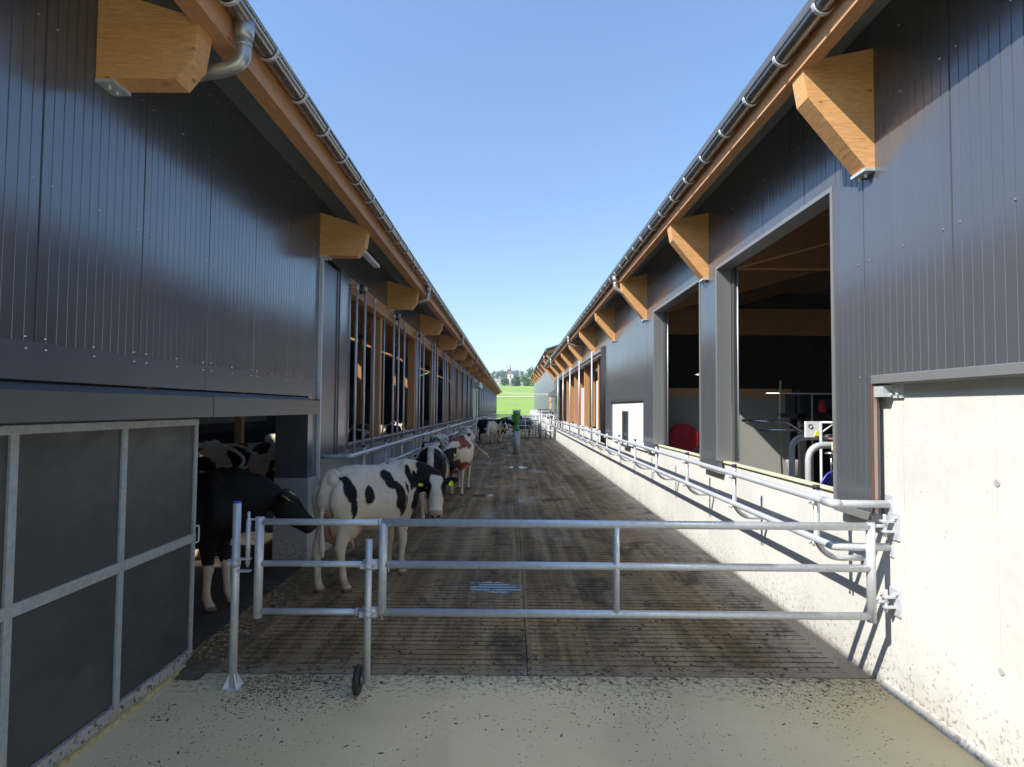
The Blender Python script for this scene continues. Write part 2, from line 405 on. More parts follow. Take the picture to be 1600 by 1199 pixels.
# ============================================================ LEFT BARN
XL=-2.78
lb=empty('cattle_barn',(XL,8.7,0),'long left barn with dark ribbed walls, a sliding door and bays behind upright poles','barn')
YB=104.
c=MB()
rib_sheet(c,XL,-6,8.70,2.50,5.14,1,screws=(2.535,3.45,4.42,4.98),seam0=.55)
c.build('wall_cladding',[M['anth'],M['steel']],lb)
c=MB()
c.box(XL-.02,XL+.006,-6,5.53,2.29,2.512); c.box(XL-.02,XL+.006,5.536,8.70,2.29,2.512)
k=-5.4
while k<8.6:
    for dy in (-.07,.08,.5):
        if k+dy<8.65: screw(c,XL+.006,k+dy-.05,2.47,1)
    k+=1
c.build('base_flashing',[M['anth_flat'],M['steel']],lb)
# door track cover
c=MB(); c.prism([(XL,2.275),(-2.60,2.235),(-2.56,2.225),(-2.56,2.055),(-2.575,2.05),(-2.575,2.21),(XL,2.25)],'y',-6,5.25)
c.prism([(XL,2.276),(-2.60,2.237),(-2.557,2.227),(-2.557,2.053),(-2.575,2.05),(-2.575,2.21),(XL,2.25)],'y',5.256,8.12)
c.box(XL,-2.557,8.12,8.125,2.05,2.25)
c.build('door_track_cover',M['grey_dark'],lb)
# sliding door
XD=-2.70
def bars(mb,y0,y1,z0,z1,w=.055,x0=XD-.03,x1=XD+.006): mb.box(x0,x1,y0,y1,z0,z1)
sd=MB(); sd.box(XD-.025,XD-.006,0.5,5.24,.12,2.02); door=sd.build('sliding_door',M['board'],lb)
fr=MB()
fr.box(XD-.03,XD+.012,.4,5.27,1.985,2.035); fr.box(XD-.03,XD+.012,.4,5.27,1.0,1.07)
fr.box(XD-.028,XD+.010,5.225,5.268,.10,1.985)
for yb in (1.45,2.40,3.33,4.28):
    for (za,zb) in ((.10,1.0),(1.07,1.985)): fr.box(XD-.028,XD+.009,yb-.028,yb+.028,za,zb)
fo=fr.build('door_frame',M['galv_flat'],door)
sk=MB(); sk.box(XD-.03,XD+.014,.4,5.27,.0,.10); 
sk.build('door_bottom_strip',M['conc_dirty'],door)
yf=MB()
for i in range(60):
    y=.5+i*.08; yf.box(XD+.012,XD+.045+random.uniform(-.006,.01),y,y+.081,0,.022+random.uniform(0,.008))
yf.build('foam_seal',M['yfoam'],door)
h=MB(); h.tube(rnd([(XD,5.27,.98),(XD,5.34,.98),(XD,5.34,1.12),(XD,5.27,1.12)],.015),.007); h.build('door_handle',M['galv'],door)
# opening jamb and plinth beyond the door
c=MB(); c.box(-3.22,XL,8.35,8.72,1.18,2.3); c.build('jamb_panel',M['anth'],lb)
c=MB(); c.box(-3.22,XL+.02,8.34,8.74,0,1.18); c.box(-3.05,XL+.01,8.74,YB,0,1.40); c.build('plinth',M['conc_dirty'],lb)
c=MB(); c.box(XL+.005,XL+.05,8.705,8.755,1.0,4.32); c.build('corner_tube',M['galv'],lb)
# column beyond
c=MB()
c.box(-3.0,XL-.02,8.76,9.65,1.38,4.30); c.box(XL-.03,XL-.005,9.66,9.74,1.38,4.30)
c.build('curtain_column',M['anth_flat'],lb)
c=MB(); c.prism([(9.75,1.38),(10.38,1.38),(10.38,4.28),(10.1,4.40),(9.75,4.40)],'x',-3.0,XL+.012)
c.build('opening_flashing',M['anth'],lb)
c=MB(); rib_sheet(c,XL,8.72,YB,4.36,5.14,1,screws=(4.42,5.0),seam0=.55); c.build('upper_cladding',[M['anth'],M['steel']],lb)
# header and posts of the open bays
c=MB(); c.box(-2.95,XL-.005,10.38,42.,4.10,4.355); c.build('header_beam',M['fascia'],lb)
c=MB(); c.box(-3.05,XL+.05,10.2,42.,1.40,1.44); c.box(XL+.012,XL+.045,8.8,98.,1.25,1.40); c.build('window_sill',M['grey_sheet'],lb)
BL=[3.98+4.72*k for k in range(-1,21)]
for y in BL:
    if 13<y<42:
        c=MB(); c.box(-3.10,-2.90,y-.10,y+.10,1.44,4.10); c.build('timber_post',M['post'],lb)
        c=MB(); c.cyl((-2.80,y-.16,1.42),(-2.80,y-.16,4.38),.016,8); c.build('cable_conduit',M['galv'],lb)
# guide poles
k=0; y=10.35
polemesh=None
while y<99:
    for dy,zt in ((0.15,4.25),(.75,4.34),(1.5,4.25)):
        yy=y+dy
        if 42.5<yy<49: continue
        c=MB(); c.cyl((-2.70,yy,.98),(-2.70,yy,zt),.024,8); c.cyl((-2.70,yy,zt-.09),(-2.70,yy,zt+.01),.034,8); c.box(-2.78,-2.70,yy-.015,yy+.015,zt-.05,zt-.02); 
        c.build('guide_pole',M['galv'],lb)
    if y<42:
        c=MB(); c.box(-2.72,-2.68,y+.15,y+.75,4.20,4.23); c.cyl((-2.70,y+.45,4.15),(-2.70,y+.45,4.30),.03,8); c.build('pole_clamp',M['black'],lb)
    y+=3.3
# rolled curtain rod in front of the first bays
c=MB(); c.cyl((-2.86,10.4,1.5),(-2.86,42,1.5),.035,8); c.build('curtain_roll',M['grey_sheet'],lb)
# far part: door, curtain
c=MB(); c.box(-3.0,XL,42.,44.,1.40,4.36); c.box(-3.0,XL,47.5,49.,1.40,4.36); c.box(-3.0,XL,44,47.5,3.5,4.36); c.build('wall_panel',M['anth_flat'],lb)
c=MB(); c.box(-2.95,XL-.05,44,47.5,1.38,3.5); c.build('side_door',M['dirtyboard'],lb)
c=MB(); c.box(XL,XL+.4,43.7,47.8,3.62,4.0); c.build('roller_box',M['silver_sheet'],lb)
c=MB()
n=int((YB-49)/.28)
for i in range(n):
    y=49+i*.28; c.prism([(y,1.40),(y+.14,1.40),(y+.14,4.36),(y,4.36)],'x',-2.9,XL-.02+(.02 if i%2 else 0)); c.box(-2.9,XL-.035,y+.14,y+.28,1.40,4.36)
c.build('closed_curtain',M['grey_dark'],lb)
c=MB(); c.box(-3.0,XL+.02,YB-.3,YB,1.38,5.1); c.build('end_post',M['grey_sheet'],lb)
# eaves
c=MB(); c.box(-2.14,-2.0,-6,YB,4.68,4.93); c.build('fascia_beam',M['fascia'],lb)
c=MB(); c.prism([(XL-.1,5.13+.033),(-2.0,4.90),(-2.0,4.925),(XL-.1,5.19)],'y',-6,YB); c.build('soffit',M['soffit'],lb)
RS=.33
c=MB(); 
def roofpoly(x0,z0,dx,rise,t=.08): return [(x0,z0),(x0+dx,z0+rise),(x0+dx,z0+rise+t),(x0,z0+t)]
c.prism(roofpoly(-1.90,4.935,-9.95,9.95*RS),'y',-6.2,YB+.3); c.prism(roofpoly(-12.9,4.935+11*RS,-11,-11*RS),'y',-6.2,YB+.3)  # unseen ridge gap added between the slopes to brighten the stable interior
c.build('roof',M['roof'],lb)
def bracket_left(y):
    P=[(-2.78,4.31),(-2.25,4.31),(-2.14,4.45),(-2.10,4.72),(-2.78,4.93)]
    c=MB(); c.prism(P,'y',y,y+.18); b=c.build('rafter_bracket',M['glulam'],lb)
    d=MB(); d.box(-2.779,-2.66,y-.004,y+.184,4.285,4.309); d.cyl((-2.72,y+.05,4.30),(-2.72,y+.05,4.26),.012,8); d.cyl((-2.72,y+.13,4.30),(-2.72,y+.13,4.26),.012,8)
    d.build('shoe_plate',M['galv'],b)
for y in BL: bracket_left(y)
for y in BL:
    c=MB(); c.prism([(-2.95,4.15),(-12.8,7.3),(-12.8,8.3),(-2.95,5.05)],'y',y,y+.18); c.build('rafter',M['glulam'],lb)
def gutter(barn,xc,zc,r,y0,y1,clip0,n,s):
    c=MB(); seg=9; outer=[]; 
    for k in range(seg+1):
        a=math.pi+math.pi*k/seg; outer.append((xc+r*math.cos(a),zc+r*math.sin(a)))
    inner=[(xc+(r-.008)*math.cos(math.pi+math.pi*k/seg),zc+(r-.008)*math.sin(math.pi+math.pi*k/seg)) for k in range(seg,-1,-1)]
    poly=outer+inner
    nn=len(poly); vs=[(p[0],y0,p[1]) for p in poly]+[(p[0],y1,p[1]) for p in poly]
    c.add(vs,[(i,i+nn,(i+1)%nn+nn,(i+1)%nn) for i in range(nn)],0,True)
    # vertical back upstand & bead
    c.cyl((xc+s*r,y0,zc+.004),(xc+s*r,y1,zc+.004),.011,8)
    g=c.build('gutter',M['zinc'],barn)
    for k in range(n+1):
        y=clip0+.66*k
        if y>y1: break
        if k==0: mb=MB()
        if k<90:
            mb=MB()
        pts=[(xc+(r+.006)*math.cos(math.pi+math.pi*q/10),y,zc+(r+.006)*math.sin(math.pi+math.pi*q/10)) for q in range(11)]
        vs=[];fs=[]
        for q,p in enumerate(pts): 
            dx=(p[0]-xc)/r*.008; dz=(p[2]-zc)/r*.008
            vs+=[(p[0],y-.02,p[2]),(p[0]+dx,y-.014,p[2]+dz),(p[0]+dx,y+.014,p[2]+dz),(p[0],y+.02,p[2])]
        for q in range(10):
            b=q*4
            for w in range(3): fs.append((b+w,b+w+1,b+w+5,b+w+4))
        mb.add(vs,fs,0)
        if k<90: mb.build('gutter_clip',M['galv'],g)
        if k==90: rest=MB(); mb=rest; mb.add(vs,fs,0)
    if n>90 and clip0+.66*91<y1: tag(mb.build('gutter_clips',M['galv'],g),kind='stuff')
gutter(lb,-1.92,4.905,.073,-6.1,YB+.2,4.65-.66*6,170,1)
def downpipe(barn,x,z,y,s,xw,zw):
    c=MB(); c.tube(rnd([(x,y,z-.05),(x,y,z-.30),(x-s*.12,y,z-.36),(xw,y+.02,zw)],.13,8),.050,14)
    c.tube([(x,y,z-.02),(x,y,z-.10),(x,y,z-.15)],[.068,.066,.056],14); c.cyl((x,y,z-.20),(x,y,z-.17),.055,14)
    c.build('downpipe',M['pipe'],barn)
for y in (4.24,13.66,23.1,32.5,41.9,51.4,60.8,70.3,79.7): downpipe(lb,-1.92,4.88,y,1,-2.74,4.42)
# closing walls and interior of the barn
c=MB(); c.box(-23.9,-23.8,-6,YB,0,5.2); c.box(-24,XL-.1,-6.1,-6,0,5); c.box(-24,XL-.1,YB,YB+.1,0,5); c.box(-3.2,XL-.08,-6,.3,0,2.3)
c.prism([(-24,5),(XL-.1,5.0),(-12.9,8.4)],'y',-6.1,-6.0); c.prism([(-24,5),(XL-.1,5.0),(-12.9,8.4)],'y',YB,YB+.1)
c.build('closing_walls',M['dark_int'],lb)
c=MB(); c.box(-16.2,-16.0,9,14,0,3.4); c.box(-16.2,-16,17,40,1.2,2.4); c.build('inner_partition',M['partition'],lb)
for y in BL[2:12]:
    c=MB(); c.box(-8.2,-8.0,y,y+.2,0,6.0); c.build('inner_post',M['post'],lb)
# lamp under the eaves
lt=MB(); lt.box(-2.36,-2.27,9.15,10.3,4.50,4.55); tag(lt.build('strip_light',M['white']),'slim white strip light under the left eaves past the second timber bracket','light')
# violet machine panel inside
c=MB(); c.box(-4.6,-4.1,13.2,13.3,1.88,2.2); c.box(-4.02,-3.98,13.19,13.28,1.9,2.24,1); c.cyl((-4.2,13.2,0),(-4.2,13.2,1.9),.04,8,1)
robot=c.build('milking_robot',[M['purple'],M['white']]); tag(robot,'violet machine panel on a post behind the first open bay of the left barn','machine')
tx=bpy.data.curves.new('machine_lettering','FONT'); tx.body='DeLaval'; tx.size=.16; tx.extrude=.002
to=bpy.data.objects.new('machine_lettering',tx); COL.objects.link(to); to.location=(-4.57,13.195,1.97); to.rotation_euler=(R(90),0,0); tx.materials.append(M['white'])
bpy.context.view_layer.update()
me=bpy.data.meshes.new_from_object(to.evaluated_get(bpy.context.evaluated_depsgraph_get())); lo=bpy.data.objects.new('lettering',me); COL.objects.link(lo)
me.transform(to.matrix_world); bpy.data.objects.remove(to); lo.parent=robot
if not me.materials: me.materials.append(M['white'])
# yellow brush
c=MB(); c.tube([(-3.75,11.9,.6),(-3.75,11.9,.8),(-3.75,11.9,1.5),(-3.75,11.9,1.75)],[.1,.19,.19,.08],14); tag(c.build('cow_brush',simple('yellow_bristle',(.42,.38,.02),.9,0,.3,25,.5)),'yellow rounded cow brush just inside the first open bay of the left barn','brush')
# cubicle loops inside the door opening
def loop(x,y,ln,label,dz=0):
    c=MB(); c.tube(rnd([(x-ln,y,1.60+dz),(x,y,1.58+dz),(x+.26,y,1.4+dz),(x+.02,y,1.17+dz),(x-.35,y,1.15+dz)],.14,6),.024,8)
    c.tube(rnd([(x-ln,y+.04,1.62+dz),(x-ln+.1,y+.04,1.86+dz),(x-ln+.38,y+.04,1.86+dz),(x-ln+.48,y+.04,1.6+dz)],.06,5),.022,8)
    c.cyl((x-ln+.5,y,0),(x-ln+.5,y,1.6+dz),.03,8)
    tag(c.build('cubicle_divider',M['galv']),label,'stall divider','cubicle dividers inside the left barn')
loop(-3.95,8.6,1.4,'galvanised looped stall divider nearest the sliding door, in front of the spotted rump')
loop(-4.35,9.9,1.5,'galvanised looped stall divider further inside, behind the nearer looped divider',-.06)
for i in range(5):
    c=MB(); y=13+i*4.; c.cyl((-3.9,y,1.22),(-3.9,y+3.9,1.22),.03,8); c.cyl((-3.9,y+.1,0),(-3.9,y+.1,1.3),.035,8)
    for q in range(6): c.cyl((-3.9,y+.5+q*.6,.6),(-3.9+.1,y+.7+q*.6,1.22),.016,6)
    tag(c.build('feed_rail',M['galv']),['galvanised feed rail behind the first open bay','galvanised feed rail behind the second open bay','galvanised feed rail behind the third open bay','galvanised feed rail behind the fourth open bay','galvanised feed rail behind the fifth open bay'][i]+' of the left barn','rail','feed rails inside the left barn')

# ============================================================ RIGHT BARN
XR=2.83; XC=2.93
rb=empty('milking_barn',(XR,8.7,0),'long right barn, dark ribbed walls over pale concrete, with two tall open doorways','barn')
YR=42.
c=MB()
kw=dict(seam0=.93,pitch=1/12.)
rib_sheet(c,XR,-6,5.43,2.39,5.28,-1,screws=(2.42,3.35,4.50,5.0),**kw)
rib_sheet(c,XR,4.85,5.43,1.33,2.39,-1,screws=(),**kw)
rib_sheet(c,XR,5.43,8.50,4.11,5.28,-1,screws=(4.14,4.75),**kw)
rib_sheet(c,XR,8.50,9.30,1.33,5.28,-1,screws=(1.37,2.6,4.14,4.75),**kw)
rib_sheet(c,XR,9.30,12.36,4.11,5.28,-1,screws=(4.14,4.75),**kw)
rib_sheet(c,XR,12.36,13.30,1.33,5.28,-1,screws=(1.37,2.46,3.35,4.75),**kw)
rib_sheet(c,XR,13.30,17.75,2.40,5.28,-1,screws=(2.46,3.35,4.75),**kw)
rib_sheet(c,XR,17.75,18.9,1.33,5.28,-1,screws=(2.46,3.35,4.75),**kw)
rib_sheet(c,XR,18.9,YR,4.05,5.28,-1,screws=(4.75,),**kw)
rib_sheet(c,XR,37.2,YR,1.45,4.05,-1,screws=(),**kw)
c.build('wall_cladding',[M['anth'],M['steel']],rb)
# concrete base
c=MB()
c.box(XC,XC+.3,-14,3.735,-.1,2.45); c.box(XC,XC+.3,3.741,4.62,-.1,2.45); c.box(XC+.003,XC+.3,3.735,3.741,-.1,2.45)
c.box(XC,XC+.3,4.626,5.0,-.1,2.45); c.box(XC+.003,XC+.3,4.62,4.626,-.1,2.45)
for (ya,yb) in ((5.0,10.2),(10.206,16.),(16.006,24.9),(24.93,32.),(32.01,41.9)): c.box(XC,XC+.10,ya,yb,-.1,1.42)
# tie holes
for (y,z) in ((3.735,1.72),(3.735,.62),(2.1,1.72),(2.1,.62),(4.56,1.86)):
    pass
base=c.build('concrete_base',M['conc'],rb)
th=MB()
for (y,z) in ((3.738,1.72),(3.738,.60),(2.6,1.72),(2.6,.60)):
    th.tube([(XC-.001,y,z),(XC-.0035,y,z)],[.024,.019],14)
for (y,z) in ((5.6,1.2),(4.55,1.9),(3.3,2.1),(4.2,1.3),(3.5,1.0),(3.2,1.5),(4.4,.9)): th.tube([(XC-.0005,y,z),(XC-.002,y,z)],[.006,.005],8)
th.build('tie_hole',M['conc_dirty'],base)
kb=MB(); kb.prism([(XC-.045,-.01),(XC+.0,-.01),(XC,.055),(XC-.012,.05)],'y',-14,4.9); kb.build('kerb_fillet',M['conc'],rb)
# trims at the near field
c=MB(); c.prism([(XR-.012,2.395),(XR-.012,2.425),(XR+.0,2.43),(XR+.0,2.36),(XC,2.36),(XC,2.35),(XR-.012,2.365)],'y',-6,4.84); c.build('drip_flashing',M['grey_sheet'],rb)
c=MB(); c.box(XR-.006,XR+.006,4.838,4.852,1.35,2.36); c.build('edge_strip',M['brown'],rb)
c=MB(); c.box(XR+.006,XR+.030,4.836,4.849,1.35,2.36); c.build('edge_tube',M['grey_sheet'],rb)
c=MB(); c.box(XR+.030,XR+.047,4.838,4.852,1.35,2.35); c.build('inner_edge_strip',M['brown'],rb)
c=MB(); c.box(XR+.01,XC,4.72,4.835,2.26,2.348); c.box(XC-.02,XC-.001,4.60,4.76,2.25,2.37)
for yy in(4.64,4.71): c.cyl((XC-.04,yy,2.28),(XC-.018,yy,2.28),.011,6)
c.build('fixing_angle',M['galv'],rb)
for (ya,yb) in ((4.86,5.43),(8.5,9.30),(12.36,13.25)):
    c=MB(); c.prism([(XR-.012,1.29),(XR-.012,1.345),(XR+.01,1.35),(XC,1.33),(XC,1.26),(XR,1.28)],'y',ya,yb); c.build('drip_edge',M['grey_sheet'],rb)
# door openings with reveal
def opening(y0,y1,z0,z1):
    c=MB()
    t=.0
    c.box(XR-.010,XR+.19,y1-.005,y1+.045,z0,z1+.04)          # far jamb
    c.box(XR+.07,XR+.20,y0-.02,y0-.001,z0,z1-.007)                        # near jamb
    c.box(XR-.009,XR+.20,y0-.033,y1-.006,z1-.005,z1+.038)      # head
    c.box(XR-.010,XR+.02,y0-.035,y0+.004,z0-.08,z1-.006)
    k=z0+.3
    while k<z1:
        for yy in (y1+.02,): screw(c,XR-.010,yy,k,-1)
        k+=.42
    c.build('opening_frame',[M['grey_sheet'],M['steel']],rb)
    c=MB(); c.box(XR+.195,XR+.235,y1-.10,y1-.01,z0,z1+.1); c.build('door_track',M['grey_dark'],rb)
    c=MB(); c.cyl((XR+.25,y1-.09,z0),(XR+.25,y1-.09,z1),.013,8); c.build('track_tube',M['galv'],rb)
    c=MB(); c.box(XC-.03,XC+.05,y0,y1,1.423,1.444); c.build('sill_strip',M['cream'],rb)
opening(5.43,8.50,1.45,4.11); opening(9.30,12.32,1.45,4.11)
# white panel with slot window
c=MB(); c.box(XR+.04,XR+.10,13.33,17.73,1.25,2.34); c.build('white_wall_panel',M['white_panel'],rb)
c=MB(); c.box(XR-.012,XR+.04,13.28,17.77,2.34,2.405); c.box(XR-.006,XR+.05,17.70,17.77,1.42,2.34); c.box(XR-.006,XR+.05,13.28,13.33,1.42,2.34); c.build('panel_trim',M['grey_dark'],rb)
w=MB(); w.box(XR+.034,XR+.06,15.35,15.95,1.30,2.06); w=w.build('slot_window',M['window'],rb)
f=MB(); f.box(XR+.012,XR+.039,15.27,15.35,1.25,2.10); f.box(XR+.012,XR+.039,15.95,16.03,1.25,2.10); f.box(XR+.012,XR+.039,15.35,15.95,2.06,2.10); f.box(XR-.02,XR+.039,15.25,16.05,1.20,1.25); f.build('window_frame',M['grey_dark'],w)
# long opening
c=MB(); 
for i in range(14): c.tube([(XR-.02+.0,18.92+i*.05,1.1),(XR-.02,18.92+i*.05,4.10)],.024,6)
c.build('folded_curtain',M['black'],rb)
c=MB(); c.box(XR-.03,XR+.05,37.2,37.9,1.1,4.1); c.build('dark_post',M['grey_dark'],rb)
c=MB(); c.box(XR-.02,XR+.12,19.5,37.4,3.86,4.06); c.cyl((XR-.05,19.4,3.98),(XR-.05,37.8,3.98),.05,10); c.cyl((XR-.05,19.4,3.86),(XR-.05,37.8,3.86),.03,10); c.build('curtain_roll',M['grey_sheet'],rb)
BR=[4.76+4.1*k for k in range(-2,10)]
for y in BR:
    if 19.5<y<38:
        c=MB(); c.box(2.93,3.38,y-.08,y+.10,1.42,4.06); c.build('timber_post',M['post'],rb)
for y in (20.9,24.9,28.9,32.9,36.6):
    c=MB(); c.cyl((2.68,y,1.0),(2.68,y,4.10),.028,8); c.box(2.68,2.83,y-.015,y+.015,4.02,4.06); c.build('guide_pole',M['galv'],rb)
for (y,h) in ((19.9,3.15),(22.2,3.1),(22.9,3.2),(26.4,3.05),(27.2,3.1),(28.0,3.1),(30.4,3.),(31.3,3.),(34.5,3.),(35.7,3.)):
    c=MB(); c.box(3.16,3.22,y,y+.42,1.3,h); c.build('white_board',M['white_panel'],rb)
# eaves right
c=MB(); c.box(2.25,2.36,-6,YR+.3,4.85,5.06); c.build('fascia_beam',M['fascia'],rb)
c=MB(); c.prism([(XR+.15,5.30),(2.25,5.062),(2.25,5.09),(XR+.15,5.33)],'y',-6,YR+.3); c.build('soffit',M['soffit'],rb)
c=MB(); c.prism(roofpoly(2.14,5.095,9.7,9.7*RS,.06),'y',-6.2,YR+.3); c.prism(roofpoly(12.2,5.095+9.7*RS,10,-10*RS),'y',-6.2,YR+.3); c.build('roof',M['roof'],rb)  # slopes stop short of each other: added slot lets daylight into the parlour
def bracket_right(barn,y,x=0,z=0,glu=M['glulam']):
    P=[(2.83,4.06),(2.76,4.06),(2.31,4.62),(2.262,4.90),(2.83,5.02)]
    c=MB(); c.prism([(a+x,b+z) for a,b in P],'y',y,y+.19); b=c.build('rafter_bracket',glu,barn)
    if x==0:
        d=MB(); d.box(2.745,2.829,y-.006,y+.196,4.035,4.059)
        for yy in(.05,.14): d.cyl((2.785,y+yy,4.04),(2.785,y+yy,4.0),.013,8)
        d.build('shoe_plate',M['galv'],b)
for y in BR: 
    bracket_right(rb,y)
    c=MB(); c.prism([(3.0,4.15),(12.05,6.7),(12.05,8.2),(3.0,5.15)],'y',y,y+.19); c.build('rafter',M['glulam'],rb)
gutter(rb,2.18,5.035,.064,-6.1,YR+.3,.3,70,-1)
for y in (13.1,24.2,35.3): downpipe(rb,2.18,5.02,y,-1,2.78,4.68)
# interior of right barn
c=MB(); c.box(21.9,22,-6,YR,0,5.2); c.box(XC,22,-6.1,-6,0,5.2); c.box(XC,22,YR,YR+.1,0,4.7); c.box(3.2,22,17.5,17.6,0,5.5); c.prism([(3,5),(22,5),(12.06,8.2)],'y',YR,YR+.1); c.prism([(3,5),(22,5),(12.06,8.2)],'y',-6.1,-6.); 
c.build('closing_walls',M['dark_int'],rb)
c=MB(); c.box(3.25,5.85,13.0,13.12,0,2.42); c.build('partition_wall',M['partition'],rb)
c=MB(); c.box(3.2,5.88,12.97,13.15,2.42,2.60); c.build('partition_cap',M['post'],rb)
for (y,z0,z1) in ((10.6,4.62,5.1),(14.2,3.9,4.5)):
    c=MB(); c.box(3.3,12,y,y+.16,z0,z1); c.build('tie_beam',M['glulam'],rb)
c=MB(); c.tube(rnd([(4.0,12.6,4.4),(4.0,12.6,2.9),(3.7,12.6,2.85)],.05),.018,8); c.build('hanging_pipe',M['steel'],rb)

# things in the milking parlour
hr=empty('hose_reel',(3.55,12.9,1.55),'round dark red hose reel on the grey partition in the farther right doorway','hose reel')
c=MB(); c.tube([(3.55,12.97,1.55),(3.55,12.80,1.55)],.12,20); c.build('hub',M['black'],hr)
def disc(mb,y,r,r0,mi=0,d=.02):
    mb.tube([(3.55,y,1.55),(3.55,y+d*.3,1.55),(3.55,y+d*.7,1.55),(3.55,y+d,1.55)],[r*.985,r,r,r*.985],40,mi)
c=MB(); disc(c,12.74,.305,0); disc(c,12.92,.305,0)
for q in range(3):
    a0=q*2.09+.4
    c.tube([(3.55+.10*math.cos(a0+t*.12),12.737,1.55+.10*math.sin(a0+t*.12)) for t in range(6)],.008,6)
c.build('flange',M['red'],hr)
c=MB(); c.cyl((3.55,12.72,1.55),(3.55,12.75,1.55),.02,10); c.build('axle',M['black'],hr)
def utube(x,y,top,xe,label,m='galv'):
    c=MB(); c.tube(rnd([(x,y,.0),(x,y,top),(xe,y,top)],.22,8),.045,12); tag(c.build('parlour_rail',M[m]),label,'rail','bent tubes of the milking parlour')
utube(4.30,9.5,1.74,5.6,'white bent tube rising behind the sill of the near doorway, left of the bluish one','white')
utube(3.86,8.05,1.70,5.0,'bluish-grey bent tube in the near doorway, just left of the blue hoses','galv')
c=MB(); c.cyl((4.15,8.3,0),(4.15,8.3,2.0),.018,10); c.cyl((4.15,8.3,1.99),(4.9,8.3,1.99),.016,8); c.cyl((4.15,8.3,1.85),(4.35,8.3,1.99),.012,8)
gan=tag(c.build('gantry',M['galv']),'upright galvanised post with crossbar and brace behind the milking tubes','gantry')
c=MB(); c.cyl((4.96,10.2,0),(4.96,10.2,2.43),.014,8); c.cyl((4.2,10.2,2.43),(6.4,10.2,2.43),.011,8); c.build('pipe_frame',M['galv'],gan)
c=MB(); c.tube([(3.35,9.0,2.0),(4.0,9.0,1.98),(4.35,9.0,1.78)],.018,8); c.tube([(3.62,9.1,1.86),(4.45,9.1,1.86),(4.6,9.1,1.7)],.02,8); c.tube([(3.35,9.0,2.0),(3.62,9.1,1.86)],.012,6); c.cyl((3.9,9.,2.0),(3.9,9.,2.06),.02,8)
c.build('swing_arm',M['steel'],gan)
c=MB(); c.box(4.07,4.28,8.55,8.60,1.78,2.0); sb=c.build('control_box',M['white']); tag(sb,'small pale control box with a yellow warning triangle on the parlour post','control box')
c=MB(); c.prism([(4.18,1.80),(4.26,1.80),(4.22,1.875)],'y',8.540,8.546); c.build('warning_sign',M['yellow'],sb)
c=MB(); c.tube([(4.13+.03*math.cos(q*.7),8.545,1.93+.03*math.sin(q*.7)) for q in range(10)],.004,5); c.build('emblem',M['black'],sb)
c=MB(); c.tube([(4.05,9.3,2.6),(4.03,9.3,1.9),(4.06,9.3,1.2),(4.02,9.3,.5)],.014,8); tag(c.build('hanging_hose',M['paleyel']),'thin pale yellow-green hose hanging behind the bent tubes','hose')
c=MB(); c.tube([(4.2,8.2,1.78),(4.6,8.2,1.75),(5,8.2,1.74)],.012,6); c.build('red_strap',M['redline'],gan)
c=MB(); c.tube([(4.94,10.8,.98),(4.94,10.8,1.02),(4.94,10.8,1.26),(4.94,10.8,1.28)],[.07,.11,.155,.155],18); c.cyl((4.94,10.8,0),(4.94,10.8,.98),.03,8); tag(c.build('bucket',M['partition']),'pale grey round tub standing behind the white bent tube','tub')
c=MB(); c.box(3.95,4.1,7.6,7.64,1.66,1.76); tag(c.build('yellow_label_tag',simple('cream_tag',(.8,.72,.4),.5)),'small cream tag at the right edge of the near doorway','tag')
# milking cluster: cup discs, hoses
mc=empty('milking_cluster',(3.98,7.5,1.3),'milking cluster with round steel caps and blue hoses in the corner of the near doorway','milking cluster')
c=MB()
for (x,z,r) in ((3.87,1.62,.075),(4.02,1.66,.05),(3.93,1.50,.055),(4.02,1.52,.05)): c.tube([(x,7.5,z),(x,7.5,z+.015),(x,7.5,z+.03)],[r*.8,r,r*.4],14); c.cyl((x,7.5,z-.3),(x,7.5,z),.009,6)
c.build('cup_cap',M['steel'],mc)
c=MB()
for k in range(5):
    x=3.72+k*.05; c.tube(rnd([(x,7.45+.02*k,1.05),(x-.02,7.45+.02*k,1.25),(x+.10,7.45+.02*k,1.42-.03*k),(x+.26,7.5,1.40-.03*k)],.08,5),.013,8)
c.build('blue_hoses',M['blue_hose'],mc)
c=MB()
for k in range(4): c.tube(rnd([(3.86+k*.06,7.42,1.1),(3.9+k*.05,7.42,1.32),(4.05,7.44,1.44),(4.1,7.5,1.2)],.06,5),.010,8)
c.box(3.9,4.0,7.48,7.56,1.15,1.36); c.build('black_hoses',M['black'],mc)
# dark machinery block behind
c=MB(); c.box(4.9,6.6,10.5,11.4,2.02,2.1); c.box(4.9,5.0,10.5,10.6,0,2.5); c.box(5.0,6.4,10.9,11.3,2.1,2.45); c.cyl((5.3,10.6,2.25),(6.2,10.6,2.25),.1,12); 
tag(c.build('parlour_rack',M['black']),'dark machinery rack at the back of the near doorway','rack')
c=MB(); c.tube([(5.25,10.45,2.12),(5.25,10.45,2.2),(5.25,10.45,2.33)],[.06,.07,.03],12); tag(c.build('red_bottle',M['red']),'small red container on the dark machinery rack','container')

